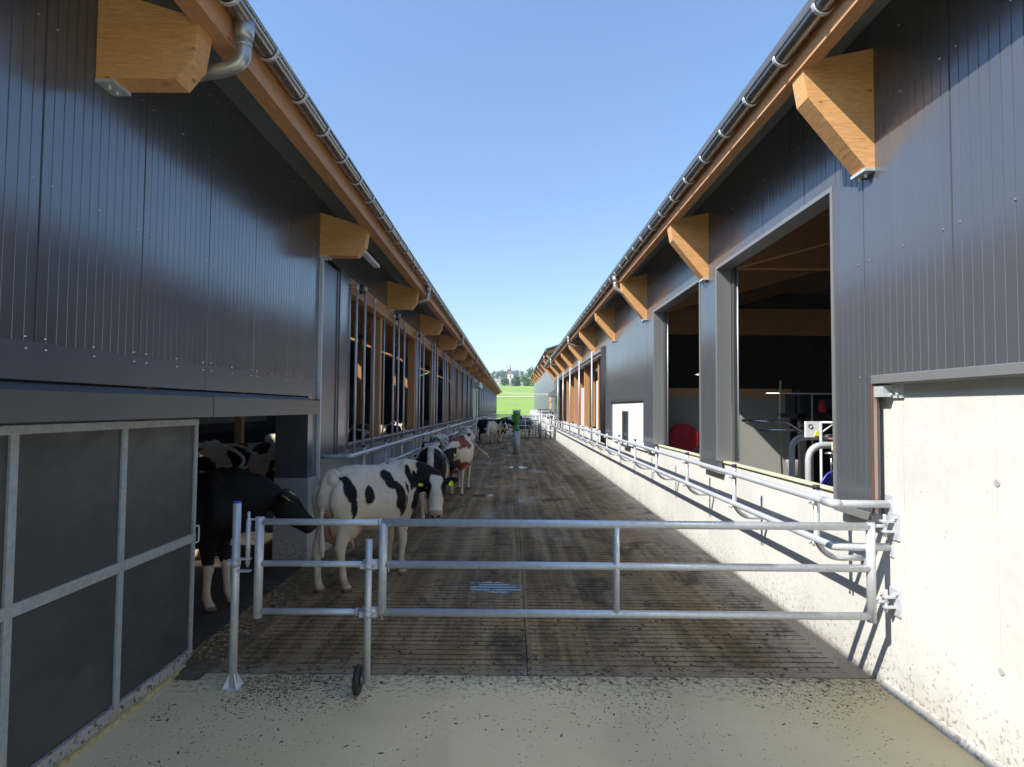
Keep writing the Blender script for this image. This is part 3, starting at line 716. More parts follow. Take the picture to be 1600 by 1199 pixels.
# ============================================================ FARTHER RIGHT BARN
fb=empty('far_barn',(3.0,44.5,0),'taller silver-grey barn beyond the end of the right barn, with bright timber brackets','barn')
XF=2.98
c=MB(); rib_sheet(c,XF,44.3,88,1.4,6.6,-1,seam0=.4,screws=(),pitch=.25); c.box(XF+.01,XF+8,44.2,44.3,0,6.4); c.build('wall_cladding',M['silver_sheet'],fb)
c=MB(); c.box(XF-.02,XF+.3,44.2,88,0,1.38); c.build('concrete_base',M['conc'],fb)
c=MB(); c.prism(roofpoly(2.30,6.32,9,9*RS,.10),'y',43.7,88.5); c.prism(roofpoly(11.3,6.32+9*RS,9,-9*RS,.1),'y',43.7,88.5); c.build('roof',M['roof'],fb)
c=MB(); c.box(2.44,2.54,43.9,88.3,6.12,6.31); c.prism([(2.55,6.1),(11,8.9),(11,9.15),(2.55,6.33)],'y',43.9,44.1); c.build('fascia_beam',M['glulam'],fb)
y=44.6
while y<88: bracket_right(fb,y,XF-2.83+.0,1.28); y+=4.9
c=MB(); c.cyl((2.33,43.7,6.28),(2.33,88.5,6.28),.07,10); c.build('gutter',M['zinc'],fb)
for y in (46.5,58.,69.5,81.): downpipe(fb,2.34,6.15,y,-1,2.95,5.85)
c=MB(); c.box(XF-.06,XF-.005,46.6,49.4,1.3,3.6); c.build('door_frame',M['silver_sheet'],fb)
c=MB(); c.box(XF-.08,XF-.062,47.0,48.9,1.2,3.45); c.build('timber_door',M['glulam'],fb)
# canopy box on the end of the near barn
c=MB(); c.prism([(2.35,2.9),(2.83,2.9),(2.83,3.35),(2.6,3.38),(2.35,3.2)],'y',38.2,41.0); tag(c.build('roller_housing',M['grey_sheet']),'pale grey roller door housing at the far end of the right barn','housing')

# ============================================================ RAILS ALONG THE WALLS
def pipe_rail(name,label,xr,xw,posts,y0,y1,s,zt=1.43,zl=1.10,arms=True):
    e=empty(name,(xr,y0,0),label,'railing')
    c=MB(); c.tube(rnd([(xw,y0,zt),(xr,y0,zt),(xr,y1,zt)],.05,4),.030,12); c.build('top_rail',M['galv'],e)
    c=MB(); c.tube(rnd([(xw,y0+.0,zl),(xr,y0,zl),(xr,y1,zl)],.05,4),.030,12); c.build('lower_rail',M['galv'],e)
    c=MB(); c.tube([(xr+s*.05,y0,zt),(xr-s*.0,y0,zt),(xr-s*.0,y0+.03,zt),(xr,y0+.14,zt)],.036,12); c.build('elbow',M['galv'],e)
    for zz in (zt,zl):
        c=MB(); c.box(min(xw,xw-s*.012),max(xw,xw-s*.012),y0-.045,y0+.045,zz-.07,zz+.07); c.build('wall_flange',M['galv'],e)
    first=None
    for i,y in enumerate(posts):
        if first is None:
            c=MB()
            if arms: c.tube(rnd([(xr+s*.045,y,zt+.07),(xr+s*.045,y,zl-.06),(xr+s*.16,y,zl-.17),(xw,y,zl-.17)],.1,6),.024,10)
            else: c.cyl((xr+s*.045,y,zt+.02),(xr+s*.045,y,zl-.05),.022,10)
            p=c.build('rail_post',M['galv'],e)
            d=MB(); d.cyl((xr+s*.045,y,zt+.065),(xr+s*.045,y,zt+.10),.028,10); 
            cap=d.build('post_cap',M['black'],p)
            cap.matrix_parent_inverse=Matrix.Identity(4)   # parent's mesh is already in world coordinates
            d=MB()
            for zz in (zt,zl): d.tube([(xr-s*.036,y-.03,zz-.03),(xr-s*.02,y-.01,zz-.045),(xr+s*.03,y,zz-.045)],.010,6); d.cyl((xr-s*.01,y-.06,zz-.06),(xr-s*.01,y-.06,zz-.02),.012,6)
            if arms: d.box(min(xw,xw-s*.01),max(xw,xw-s*.01),y-.04,y+.04,zl-.25,zl-.09)
            cl=d.build('clamp',M['galv'],p); cl.matrix_parent_inverse=Matrix.Identity(4)
            first=(p,cap,cl,y)
        else:
            p,cap,cl,yy=first
            q=p.copy(); COL.objects.link(q); q.parent=e; q.matrix_parent_inverse=p.matrix_parent_inverse.copy(); q.location=p.location+Vector((0,y-yy,0))
            for ch in (cap,cl):
                r_=ch.copy(); COL.objects.link(r_); r_.parent=q; r_.matrix_parent_inverse=Matrix.Identity(4)
    return e
pipe_rail('pipe_railing','long galvanised double pipe railing running along the pale concrete base of the right barn',2.49,XC,[5.16+1.9*k for k in range(20)],4.80,41.4,1)
pipe_rail('pipe_railing','galvanised double pipe railing in front of the open bays of the left barn, nearer stretch',-2.37,-2.83,[10.0+1.7*k for k in range(8)],8.92,22.4,-1)
pipe_rail('pipe_railing','galvanised double pipe railing in front of the left barn, farther stretch behind the cows',-2.37,-2.83,[24.+1.9*k for k in range(10)],23.0,43.,-1)
pipe_rail('pipe_railing','galvanised pipe railing on the left beyond the black cow, farthest stretch',-2.37,-2.83,[50+3*k for k in range(14)],49.,96.,-1)
# ============================================================ GATE
GY=4.75
gate=empty('swing_gate',(2.74,GY,0),'galvanised three-rail swing gate across the alley with a small support wheel','gate')
c=MB(); c.cyl((2.745,GY,.545),(2.745,GY,1.295),.033,14); c.build('hinge_upright',M['galv'],gate)
c=MB(); c.cyl((-1.935,GY,.54),(-1.935,GY,1.30),.033,14); c.build('latch_upright',M['galv'],gate)
for z,r,xs in ((1.265,.031,-.98),(.948,.029,-1.1),(.588,.029,-1.15)):
    c=MB(); c.cyl((xs-.02,GY,z),(2.745,GY,z),r,14); c.build('rail',M['galv'],gate)
    c=MB(); c.cyl((-1.935,GY,z),(xs+.3,GY,z),r-.006,14); c.cyl((xs-.04,GY,z),(xs-.02,GY,z),r+.001,14); c.build('telescopic_rail',M['galv'],gate)
    c=MB(); c.cyl((xs+.16,GY,z-r-.02),(xs+.16,GY,z-r+.01),.006,6); c.cyl((xs+.16,GY,z-r-.025),(xs+.16,GY,z-r-.018),.011,6); c.build('locking_screw',M['steel'],gate)
for x in (-.985,.80):
    c=MB(); c.cyl((x,GY-.004,.588),(x,GY-.004,1.265),.024 if x>0 else .032,12); c.build('upright',M['galv'],gate)
c=MB(); c.cyl((-1.08,GY-.062,.10),(-1.08,GY-.062,1.15),.026,12)
c.build('prop_post',M['galv'],gate)
for z in (.948,.588):
    c=MB(); c.cyl((-1.08,GY-.062,z-.022),(-1.08,GY-.062,z+.022),.033,14); c.cyl((-1.135,GY-.0,z),(-1.025,GY-.0,z),.038,14)
    for xx in(-1.128,-1.032): c.box(xx-.018,xx+.018,GY-.066,GY-.056,z-.02,z+.02); c.cyl((xx,GY-.085,z),(xx,GY-.03,z),.009,6); c.cyl((xx,GY-.088,z),(xx,GY-.076,z),.014,6)
    c.build('clamp',M['galv'],gate)
wh=MB(); wh.tube([(-1.165,GY-.062,.108),(-1.160,GY-.062,.108),(-1.13,GY-.062,.108),(-1.125,GY-.062,.108)],[.095,.106,.106,.095],28); wh=wh.build('wheel',M['black'],gate)
c=MB(); c.tube([(-1.122,GY-.062,.108),(-1.10,GY-.062,.108)],[.05,.03],16); c.tube([(-1.168,GY-.062,.108),(-1.180,GY-.062,.108)],[.05,.02],16); c.build('wheel_hub',M['grey_dark'],wh)
for z in (1.27,.70):
    c=MB(); c.box(XC-.016,XC-.002,GY-.07,GY+.07,z-.10,z+.10)
    c.box(XC-.10,XC-.01,GY-.03,GY+.03,z-.045,z-.03); c.box(XC-.10,XC-.01,GY-.03,GY+.03,z+.03,z+.045); c.cyl((XC-.075,GY,z-.08),(XC-.075,GY,z+.09),.013,8)
    c.cyl((2.745,GY,z),(XC-.06,GY,z),.014,8); c.cyl((XC-.04,GY-.05,z+.07),(XC-.016,GY-.05,z+.07),.013,6); c.cyl((XC-.04,GY+.05,z-.07),(XC-.016,GY+.05,z-.07),.013,6)
    c.build('hinge',M['galv'],gate)
c=MB(); c.box(-2.02,-1.935,GY-.006,GY+.006,1.275,1.288); c.cyl((-2.02,GY,.92),(-2.02,GY,1.34),.011,8); c.cyl((-2.02,GY,.94),(-2.02,GY,1.28),.019,8); c.build('latch_bolt',M['galv'],gate)
gp=empty('gate_post',(-2.125,GY+.03,0),'galvanised gate post with a blue cap on the left, standing on a bolted foot','post')
c=MB(); c.cyl((-2.125,GY+.03,.0),(-2.125,GY+.03,1.40),.030,16); c.build('tube',M['galv'],gp)
c=MB(); c.cyl((-2.125,GY+.03,1.40),(-2.125,GY+.03,1.413),.030,16); c.build('cap',M['blue_cap'],gp)
c=MB(); c.box(-2.185,-2.065,GY-.03,GY+.09,.001,.012); 
for a in (0,90,180,270):
    d=Vector((math.cos(R(a+45)),math.sin(R(a+45)),0)); p0=Vector((-2.125,GY+.03,0)); n=Vector((-d.y,d.x,0))*.004
    v=[p0+d*.02+Vector((0,0,.012)),p0+d*.078+Vector((0,0,.012)),p0+d*.05+Vector((0,0,.07)),p0+d*.02+Vector((0,0,.13))]
    c.add([q+n for q in v]+[q-n for q in v],[(0,1,2,3),(7,6,5,4),(0,4,5,1),(1,5,6,2),(2,6,7,3),(3,7,4,0)])
c.build('foot_plate',M['galv'],gp)
c=MB(); c.cyl((-2.125,GY+.03,.915),(-2.125,GY+.03,.97),.037,14); c.box(-2.18,-2.15,GY+.02,GY+.04,.915,.97); c.cyl((-2.168,GY+.05,.942),(-2.168,GY-.005,.942),.013,6); c.box(-2.09,-2.0,GY-.02,GY+.03,.885,.895); c.box(-2.09,-2.0,GY-.02,GY+.03,.975,.985); c.build('latch_bracket',M['galv'],gp)

# ============================================================ PUMP / MIXER
pm=empty('slurry_mixer',(.18,28.9,0),'grey standing pipe topped by a green motor in the middle of the alley','pump')
px,py=.18,28.9
c=MB(); c.cyl((px,py,-.01),(px,py,1.08),.145,24); c.build('stand_pipe',M['galv_flat'],pm)
c=MB(); c.tube([(px,py,1.08),(px,py,1.34),(px,py,1.36),(px,py,1.42),(px,py,1.45),(px,py,1.50)],[.13,.125,.10,.10,.16,.19],22); c.build('flange_neck',M['green'],pm)
c=MB(); c.tube([(px,py,1.50),(px,py,1.52),(px,py,1.88),(px,py,1.90)],[.15,.17,.17,.16],22)
for k in range(16):
    a=2*math.pi*k/16; c.box(px+.17*math.cos(a)-.012,px+.17*math.cos(a)+.012,py+.17*math.sin(a)-.012,py+.17*math.sin(a)+.012,1.54,1.86)
c.box(px-.24,px-.15,py-.12,py+.10,1.56,1.86); c.build('motor',M['green'],pm)
c=MB(); c.tube([(px,py,1.90),(px,py,1.98),(px,py,2.06)],[.185,.18,.12],22); c.build('motor_cap',M['green_grey'],pm)
c=MB(); c.tube([(px-.16,py,2.0),(px-.2,py,2.08),(px-.1,py,2.07)],.012,6); c.tube([(px+.16,py,2.0),(px+.2,py,2.08),(px+.1,py,2.07)],.012,6); c.box(px+.12,px+.26,py-.08,py+.08,1.64,1.78); c.build('lifting_eye',M['black'],pm)

# ============================================================ FAR GATE AND PEN
def barred(name,label,a,b,zs,posts,r=.03,cat='gate',grp=None,htop=None):
    e=empty(name,(a[0],a[1],0),label,cat,grp); A=Vector(a);B=Vector(b)
    for z in zs:
        c=MB(); c.cyl((A.x,A.y,z),(B.x,B.y,z),r,8); c.build('rail',M['galv'],e)
    for t in posts:
        p=A.lerp(B,t); c=MB(); c.cyl((p.x,p.y,0),(p.x,p.y,htop or max(zs)+.02),r*1.2,8); c.build('post',M['galv'],e)
    return e
barred('yard_gate','galvanised barred gate closing the far end of the alley behind the green pump',(-2.3,43.5,0),(1.9,43.5,0),(.35,.62,.92,1.3,1.6),(0,.25,.5,.76,1))
barred('yard_fence','galvanised rail fence behind the far gate, in front of the meadow',(-2.5,60,0),(2.6,60,0),(.9,1.27,1.52),(0,.2,.4,.6,.8,1),cat='fence',r=.028)
barred('pen_gate','pale barred gate swung open at the right end of the alley',(1.9,43.3,0),(2.75,41.6,0),(.3,.65,1.0,1.35,1.7),(0,.5,1),.028)
barred('pen_rail','galvanised rails of the side pen beyond the right barn',(1.75,47,0),(2.8,45,0),(.5,.85,1.2,1.5,1.85),(0,.33,.66,1),.03,'railing')
barred('pen_rail','galvanised rails running on along the farther right barn',(2.3,49,0),(2.4,84,0),(.9,1.5,2.0),[i/10 for i in range(11)],.035,'railing')
c=MB(); c.box(1.9,2.8,44.4,47.2,2.02,2.08); c.cyl((2.0,44.5,0),(2.0,44.5,2.02),.035,8); c.cyl((2.7,44.5,0),(2.7,44.5,2.02),.035,8); c.cyl((2.0,47.1,0),(2.0,47.1,2.02),.035,8)
tag(c.build('pen_canopy',M['grey_dark']),'low dark canopy on thin posts beside the far pen','canopy')
c=MB(); c.tube([(-1.95+4.65*t,98-55*t,4.75-1.6*t-.5*4*t*(1-t)*.25) for t in [i/14 for i in range(15)]],.022,6); tag(c.build('overhead_cable',M['white']),'thin white cable hanging across the far end between the two barns','cable')

# ============================================================ CHURCH, TREES
CY=660.; zb=terrain(0,CY)
ch=empty('church',(-4,CY,zb),'distant village church with pale walls and a slim pointed spire','church')
cx=-3.0
c=MB(); c.box(cx-3.3,cx+3.3,CY-3.3,CY+3.3,zb-6,zb+10.5); c.build('tower',M['churchwall'],ch)
c=MB(); c.add([(cx-3.6,CY-3.6,zb+10.5),(cx+3.6,CY-3.6,zb+10.5),(cx+3.6,CY+3.6,zb+10.5),(cx-3.6,CY+3.6,zb+10.5),(cx-1.1,CY-1.1,zb+14),(cx+1.1,CY-1.1,zb+14),(cx+1.1,CY+1.1,zb+14),(cx-1.1,CY+1.1,zb+14),(cx,CY,zb+21.5)],[(0,1,5,4),(1,2,6,5),(2,3,7,6),(3,0,4,7),(4,5,8),(5,6,8),(6,7,8),(7,4,8)]); c.build('spire',M['spire'],ch)
c=MB(); c.box(cx-20,cx-3.31,CY-5,CY+5,zb-6,zb+2.0); c.build('nave',M['churchwall'],ch)
c=MB(); c.prism([(CY-5.4,zb+2.0),(CY+5.4,zb+2.0),(CY,zb+5.5)],'x',cx-20.4,cx-3.32); c.build('nave_roof',M['churchroof'],ch)
for xx in (-18,-15,-12,-9,-6):
    c=MB(); c.box(cx+xx,cx+xx+1,CY-5.04,CY-5.01,zb-2.5,zb+.8); c.build('window',M['window'],ch)
c=MB(); c.box(cx-.7,cx+.7,CY-3.36,CY-3.31,zb+7,zb+9); c.build('belfry_window',M['window'],ch)
def crown_mesh(name,seed,h,w,nleaf,conif=False,ls=.5):
    rr=random.Random(seed); mb=MB()
    blobs=[]
    nb=16
    for i in range(nb):
        t=rr.random(); zz=h*(.25+.72*t); rad=w*(.55*(math.sin(math.pi*min(1,(.12+t*.85)))**.6))
        if conif: rad=w*.55*(1-t)+.1
        a=rr.uniform(0,6.28); d=rad*rr.uniform(.1,.9); blobs.append((Vector((d*math.cos(a),d*math.sin(a),zz)),w*rr.uniform(.16,.30)))
    for i in range(nleaf):
        c,r_=rr.choice(blobs); d=Vector((rr.gauss(0,1),rr.gauss(0,1),rr.gauss(0,1))).normalized()*r_*rr.uniform(.6,1.12); p=c+d
        n=Vector((rr.gauss(0,1),rr.gauss(0,1),rr.gauss(0,1)+.6)).normalized(); u=n.orthogonal().normalized(); v=n.cross(u); s_=ls*rr.uniform(.5,1.3)
        q=[p+u*s_+v*s_*.1,p+v*s_*.8,p-u*s_*.9,p-v*s_*.7]; mb.add(q,[(0,1,2,3)])
    return mb
def tree(x,y,h,w,m,label,seed,grp='trees on the ridge near the church',n=900):
    z=terrain(x,y)-.3; e=empty('tree',(x,y,z),label,'tree',grp)
    mb=crown_mesh('crown',seed,h,w,n,ls=w*.06); mb.v=[(a+x,b+y,c_+z) for a,b,c_ in mb.v]; mb.build('crown',M[m],e)
    c=MB(); c.tube([(x,y,z-.5),(x,y,z+h*.3),(x+.2,y,z+h*.6),(x,y,z+h*.85)],[w*.035,w*.025,w*.018,w*.006],8)
    for k in range(5):
        a=k*1.3; c.tube([(x,y,z+h*(.25+.08*k)),(x+w*.22*math.cos(a),y+w*.22*math.sin(a),z+h*(.45+.09*k))],[w*.014,w*.005],6)
    c.build('trunk',M['bark'],e)
TP=[(-6.5,455,6.5,7,'leaf_d','rounded dark tree standing in front of the church nave'),
 (2.6,450,7.5,9,'leaf_d','broad dark green tree just right of the church tower'),
 (8.5,440,7.5,8,'leaf_l','low lighter green tree between the broad dark tree and the tall one'),
 (14,430,14,12,'leaf_l','tall light green tree next to the eaves of the far barn'),
 (22,440,14,13,'leaf_d','dark tree mostly hidden behind the far barn')]
for i,p in enumerate(TP): tree(p[0],p[1],p[2],p[3],p[4],p[5],i+3)
# wooded hill behind: one mass
fm=MB(); rr=random.Random(5)
protos=[crown_mesh('x',40+i,18,9+i%3*2,170,conif=(i%2==0),ls=1.3) for i in range(5)]
for i in range(420):
    x=rr.uniform(-95,110); y=rr.uniform(820,1120); z=terrain(x,y)-13; p=protos[i%5]; b=rr.uniform(.65,1.05)
    a=rr.uniform(0,6.28); ca,sa=math.cos(a),math.sin(a)
    fm.add([(x+(vx*ca-vy*sa)*b,y+(vx*sa+vy*ca)*b,z+vz*b) for vx,vy,vz in p.v],p.f)
tag(fm.build('woodland',M['leaf_f']),'dark wooded hill behind the church','woodland',kind='stuff')

hz=MB(); hz.box(-1700,1700,-70,3100,-3,100); hm=bpy.data.materials.new('haze_air'); hm.use_nodes=True; hn=hm.node_tree; hn.nodes.clear()
ho=hn.nodes.new('ShaderNodeOutputMaterial'); hv=hn.nodes.new('ShaderNodeVolumePrincipled'); hv.inputs['Color'].default_value=(.80,.90,1,1); hv.inputs['Density'].default_value=.00030; hn.links.new(hv.outputs[0],ho.inputs['Volume'])
tag(hz.build('haze',hm),kind='stuff')
# ============================================================ LITTER
def flecks(name,mat_,n,fn,label,cat,ln=(.01,.03),wd=(.003,.008),hmax=.004):
    mb=MB(); rr=random.Random(n)
    for i in range(n):
        x,y,z=fn(rr); a=rr.uniform(0,6.28); l_=rr.uniform(*ln); w_=rr.uniform(*wd); h=rr.uniform(.001,hmax)
        ca,sa=math.cos(a),math.sin(a); k=rr.uniform(-.4,.4)
        P=[(-l_,-w_*.5),(-l_*.3,-w_+k*w_),(l_*.6,-w_),(l_,w_*.2),(l_*.2,w_+k*w_),(-l_*.7,w_)]
        vs=[(x+p*ca-q*sa,y+p*sa+q*ca,z+.0006) for p,q in P]+[(x+p*.6*ca-q*.6*sa,y+p*.6*sa+q*.6*ca,z+h) for p,q in P]
        mb.add(vs,[tuple(range(6,12))]+[(j,(j+1)%6,6+(j+1)%6,6+j) for j in range(6)])
    tag(mb.build(name,mat_),label,cat,kind='stuff')
def f_apron(rr):
    y=5.02-abs(rr.gauss(0,.42)); 
    if rr.random()<.22: y=rr.uniform(2.6,5.)
    x=rr.uniform(-2.6,2.85); 
    if rr.random()<.35: x=-2.5+abs(rr.gauss(0,.7))
    if noise.noise(Vector((x*1.6,y*1.6,7)))<rr.uniform(-.25,.35)*min(1,(5.05-y)*1.5): return f_apron(rr)
    return x,max(y,2),0
flecks('manure_flecks',M['manure'],4200,f_apron,'dark flecks of manure scattered over the pale concrete in front of the gate','litter',(.002,.011),(.001,.0035),.003)
flecks('manure_crumbs',M['manure'],260,f_apron,'larger dark crumbs of manure on the pale concrete in front of the gate','litter',(.008,.024),(.003,.007),.006)
flecks('manure_clods',M['manure'],500,lambda rr:(rr.uniform(-2.3,2.5),5.05+abs(rr.gauss(0,1.4)),0),'dark clods of manure on the slatted floor behind the gate','litter',(.01,.035),(.005,.016),.012)
flecks('manure_smears',M['manure'],150,lambda rr:(rr.uniform(-2.35,2.6),5.06+rr.gauss(0,.09),0),'flat smears of manure over the joint between concrete and slats','litter',(.012,.04),(.006,.016),.004)
def f_lane(rr): 
    x=rr.uniform(-2.3,2.3); return x,5.05+abs(rr.gauss(0,1.3)),0
flecks('straw_litter',M['straw'],2600,f_lane,'bits of chopped straw spread over the slats behind the gate','straw',(.005,.02),(.001,.003),.006)
def f_pile(rr):
    y=rr.uniform(5.2,9.0); x=-2.62+rr.gauss(0,.10); return x,y,max(0,.10*math.exp(-((x+2.62)/.12)**2)*rr.uniform(.5,1))
st=MB(); n=60; vs=[]
for i in range(n):
    y=4.9+i*.07
    hh=.035+.05*noise.noise(Vector((y*1.7,0,3)))+.02*min(1,i/8)
    for dx,zz in ((-.16,0),(-.09,.7),(0,1),(.08,.6),(.17,0)): vs.append((-2.62+dx+.03*noise.noise(Vector((y*3,dx*9,0))),y,max(0.001,zz*max(.03,hh)*min(1,i/6+.1)+.012*noise.noise(Vector((y*9,dx*20,1))))))
st.add(vs,[(i*5+k,i*5+k+1,i*5+k+6,i*5+k+5) for i in range(n-1) for k in range(4)],0,True)
tag(st.build('straw_heap',simple('trodden_straw',(.10,.075,.042),.9,0,.5,14,.6)),'low ridge of dirty straw along the edge of the stable doorway','straw',kind='stuff')
flecks('loose_straw',M['straw'],2600,f_pile,'loose straw on the low ridge beside the stable doorway','straw',(.008,.03),(.001,.0025),.012)

# ============================================================ COWS
def loft(mb, secs, side, seg=16, shape=None):
    """secs: (center, half width, half height); side: lateral reference"""
    P=[Vector(s[0]) for s in secs]; n=len(P); side=Vector(side); vs=[]
    for i in range(n):
        d=(P[min(i+1,n-1)]-P[max(i-1,0)]).normalized()
        s_=(side-d*side.dot(d)).normalized(); u=d.cross(s_) 
        if u.z<0 and abs(d.z)<.8: u=-u
        for k in range(seg):
            a=2*math.pi*k/seg; cx_,sx_=math.cos(a),math.sin(a)
            w=secs[i][1]; h=secs[i][2]
            if shape and sx_>0: w*= 1-shape*sx_*sx_
            vs.append(P[i]+s_*w*cx_+u*h*sx_)
    b=[(i*seg+k,i*seg+(k+1)%seg,(i+1)*seg+(k+1)%seg,(i+1)*seg+k) for i in range(n-1) for k in range(seg)]
    b+=[tuple(range(seg))[::-1],tuple((n-1)*seg+k for k in range(seg))]
    mb.add(vs,b)
def ball(mb,c,rx,ry,rz,rot=None):
    vs=[];fs=[];S,T=10,7
    for j in range(1,T):
        for i in range(S):
            a=math.pi*j/T;b=2*math.pi*i/S; v=Vector((rx*math.sin(a)*math.cos(b),ry*math.sin(a)*math.sin(b),rz*math.cos(a)))
            if rot: v=rot@v
            vs.append(Vector(c)+v)
    top=Vector((0,0,rz)); bot=Vector((0,0,-rz))
    if rot: top=rot@top; bot=rot@bot
    vs+= [Vector(c)+top,Vector(c)+bot]; n=len(vs)
    for j in range(T-2):
        for i in range(S): fs.append((j*S+i,j*S+(i+1)%S,(j+1)*S+(i+1)%S,(j+1)*S+i))
    for i in range(S): fs.append((n-2,(i+1)%S,i)); fs.append((n-1,(T-2)*S+i,(T-2)*S+(i+1)%S))
    mb.add(vs,fs)
def cow_mat():
    m,nt,b=mat('cow_hide'); at=N(nt,'ShaderNodeAttribute',attribute_name='hide'); v=ocoords(nt)
    f=ntex(nt,v,60,4,.7); g=ntex(nt,v,5,4)
    dirt=ramp(nt,ntex(nt,v,3.5,6,.7),[(.48,0.),(.72,.45)])
    c=mix(nt,ramp(nt,f,[(.3,.35),(.6,0.)]),at.outputs['Color'],(.55,.5,.42),'MULTIPLY')
    c=mix(nt,dirt,c,(.72,.58,.40),'MULTIPLY')
    L(nt,c,b.inputs['Base Color']); b.inputs['Roughness'].default_value=.6; b.inputs['Specular IOR Level'].default_value=.18
    bump(nt,b,math_(nt,'ADD',f,math_(nt,'MULTIPLY',g,5.)),.35,.010); return m
M['hide']=cow_mat()
WHITE=Vector((.66,.585,.475)); BLACK=Vector((.008,.0075,.008)); REDC=Vector((.20,.045,.025)); PINK=Vector((.50,.27,.22)); DIRT=Vector((.30,.22,.12))
def smooth(t): t=max(0,min(1,t)); return t*t*(3-2*t)
def make_cow(label,loc,heading,hsz=1.,nsz=1.,neck=(0,10),head=(0,-35),neck_len=.62,seed=0,bias=0.,freq=1.6,patches=None,patchcol=BLACK,basecol=WHITE,headcol=None,blaze=True,voxel=.026,scale=1.,steps=(0,0,0,0),tailsw=0.,tags=True,udder=True,neckcol=None,squeeze=1.,group='cows of the herd'):
    mb=MB()
    T=[(-.045,1.32,1.16,.05),(0.0,1.375,.98,.13),(.10,1.43,.86,.205),(.22,1.455,.80,.245),(.38,1.47,.72,.285),(.52,1.455,.68,.28),(.7,1.44,.635,.325),(.9,1.43,.60,.355),(1.08,1.43,.61,.345),(1.25,1.445,.65,.29),(1.4,1.445,.70,.235),(1.52,1.42,.76,.195),(1.62,1.36,.86,.13)]
    Sx=squeeze
    loft(mb,[((x*Sx,0,(a+b)/2),w,(a-b)/2) for x,a,b,w in T],(0,1,0),22,.30)
    for sg in (-1,1):
        ball(mb,(.03,sg*.07,1.30),.08,.06,.07); ball(mb,(1.33*Sx,sg*.13,1.32),.12,.075,.17)
        ball(mb,(1.36*Sx,sg*.19,1.02),.15,.085,.25)
    hind=[(.25,1.36,.02,.10),(.25,1.28,.075,.20),(.25,1.19,.12,.27),(.25,1.10,.138,.29),(.25,1.0,.135,.28),(.235,.88,.125,.225),(.20,.76,.10,.165),(.14,.66,.075,.118),(.075,.57,.056,.086),(.045,.50,.052,.072),(.05,.43,.043,.054),(.065,.30,.036,.043),(.075,.18,.042,.048),(.088,.12,.046,.052),(.112,.075,.044,.050),(.13,.045,.058,.066),(.14,.0,.066,.075)]
    fore=[(1.36,1.30,.02,.06),(1.36,1.2,.06,.13),(1.36,1.1,.09,.18),(1.35,.95,.10,.17),(1.33,.82,.09,.135),(1.315,.70,.073,.10),(1.32,.57,.060,.074),(1.335,.47,.056,.062),(1.345,.42,.056,.058),(1.335,.35,.043,.046),(1.335,.25,.037,.041),(1.335,.16,.042,.048),(1.345,.115,.046,.052),(1.37,.075,.044,.05),(1.385,.045,.056,.064),(1.39,0.,.063,.072)]
    for li,(leg,sg) in enumerate(((hind,-1),(hind,1),(fore,-1),(fore,1))):
        dx=steps[li]; secs=[]
        for x,z,w,l in leg:
            t=max(0,(1.0-z)/1.0); y=sg*(.155-.035*t if leg is hind else .13-.01*t)
            secs.append(((x*Sx+dx*t,y,z),w,l))
        # horizontal sections
        vs=[];seg=12
        for (c0,w,l) in secs:
            for k in range(seg):
                a=2*math.pi*k/seg; vs.append((c0[0]+l*math.cos(a),c0[1]+w*math.sin(a),c0[2]))
        n=len(secs); mb.add(vs,[(i*seg+k,i*seg+(k+1)%seg,(i+1)*seg+(k+1)%seg,(i+1)*seg+k) for i in range(n-1) for k in range(seg)]+[tuple(range(seg))[::-1],tuple((n-1)*seg+k for k in range(seg))])
    # neck
    base=Vector((1.42*Sx,0,1.20)); naz,nel=R(neck[0]),R(neck[1])
    nd=Vector((math.cos(nel)*math.cos(naz),math.cos(nel)*math.sin(naz),math.sin(nel)))
    mid=base+Vector((1,0,.1)).normalized()*neck_len*.35+nd*neck_len*.1
    poll=base+Vector((1,0,.05))*neck_len*.25+nd*neck_len*.8
    haz,hel=R(head[0]),R(head[1])
    hd=Vector((math.cos(hel)*math.cos(haz),math.cos(hel)*math.sin(haz),math.sin(hel)))
    hs=Vector((-math.sin(haz),math.cos(haz),0)); hu=hd.cross(hs); 
    if hu.z<0: hu=-hu
    back=poll-hd*.02
    ns=Vector((-nd.y,nd.x,0)).normalized()
    loft(mb,[(base+Vector((-.12,0,-.05)),.20,.32),(base.lerp(mid,.5)-Vector((0,0,.05*(nsz-1)*4)),.165,.275*nsz),(mid-Vector((0,0,.05*(nsz-1)*4)),.135,.235*nsz),(mid.lerp(back,.55)-Vector((0,0,.03*(nsz-1)*4)),.112,.185*nsz),(back-hu*.02,.088,.12),(back+hd*.08-hu*.03,.08,.10)],(0,1,0) if abs(neck[0])<50 else (hs+Vector((0,1,0))*.5),16)
    H=[(t_,w_*hsz,h_*hsz,o_) for t_,w_,h_,o_ in ((-.03,.06,.06,0),(.0,.092,.085,.0),(.06,.110,.118,-.018),(.14,.120,.140,-.035),(.22,.104,.135,-.048),(.31,.082,.108,-.042),(.40,.074,.088,-.038),(.46,.084,.082,-.036),(.505,.080,.070,-.040),(.535,.052,.046,-.044))]
    loft(mb,[(poll+hd*t+hu*o,w,h) for t,w,h,o in H],hs,16)
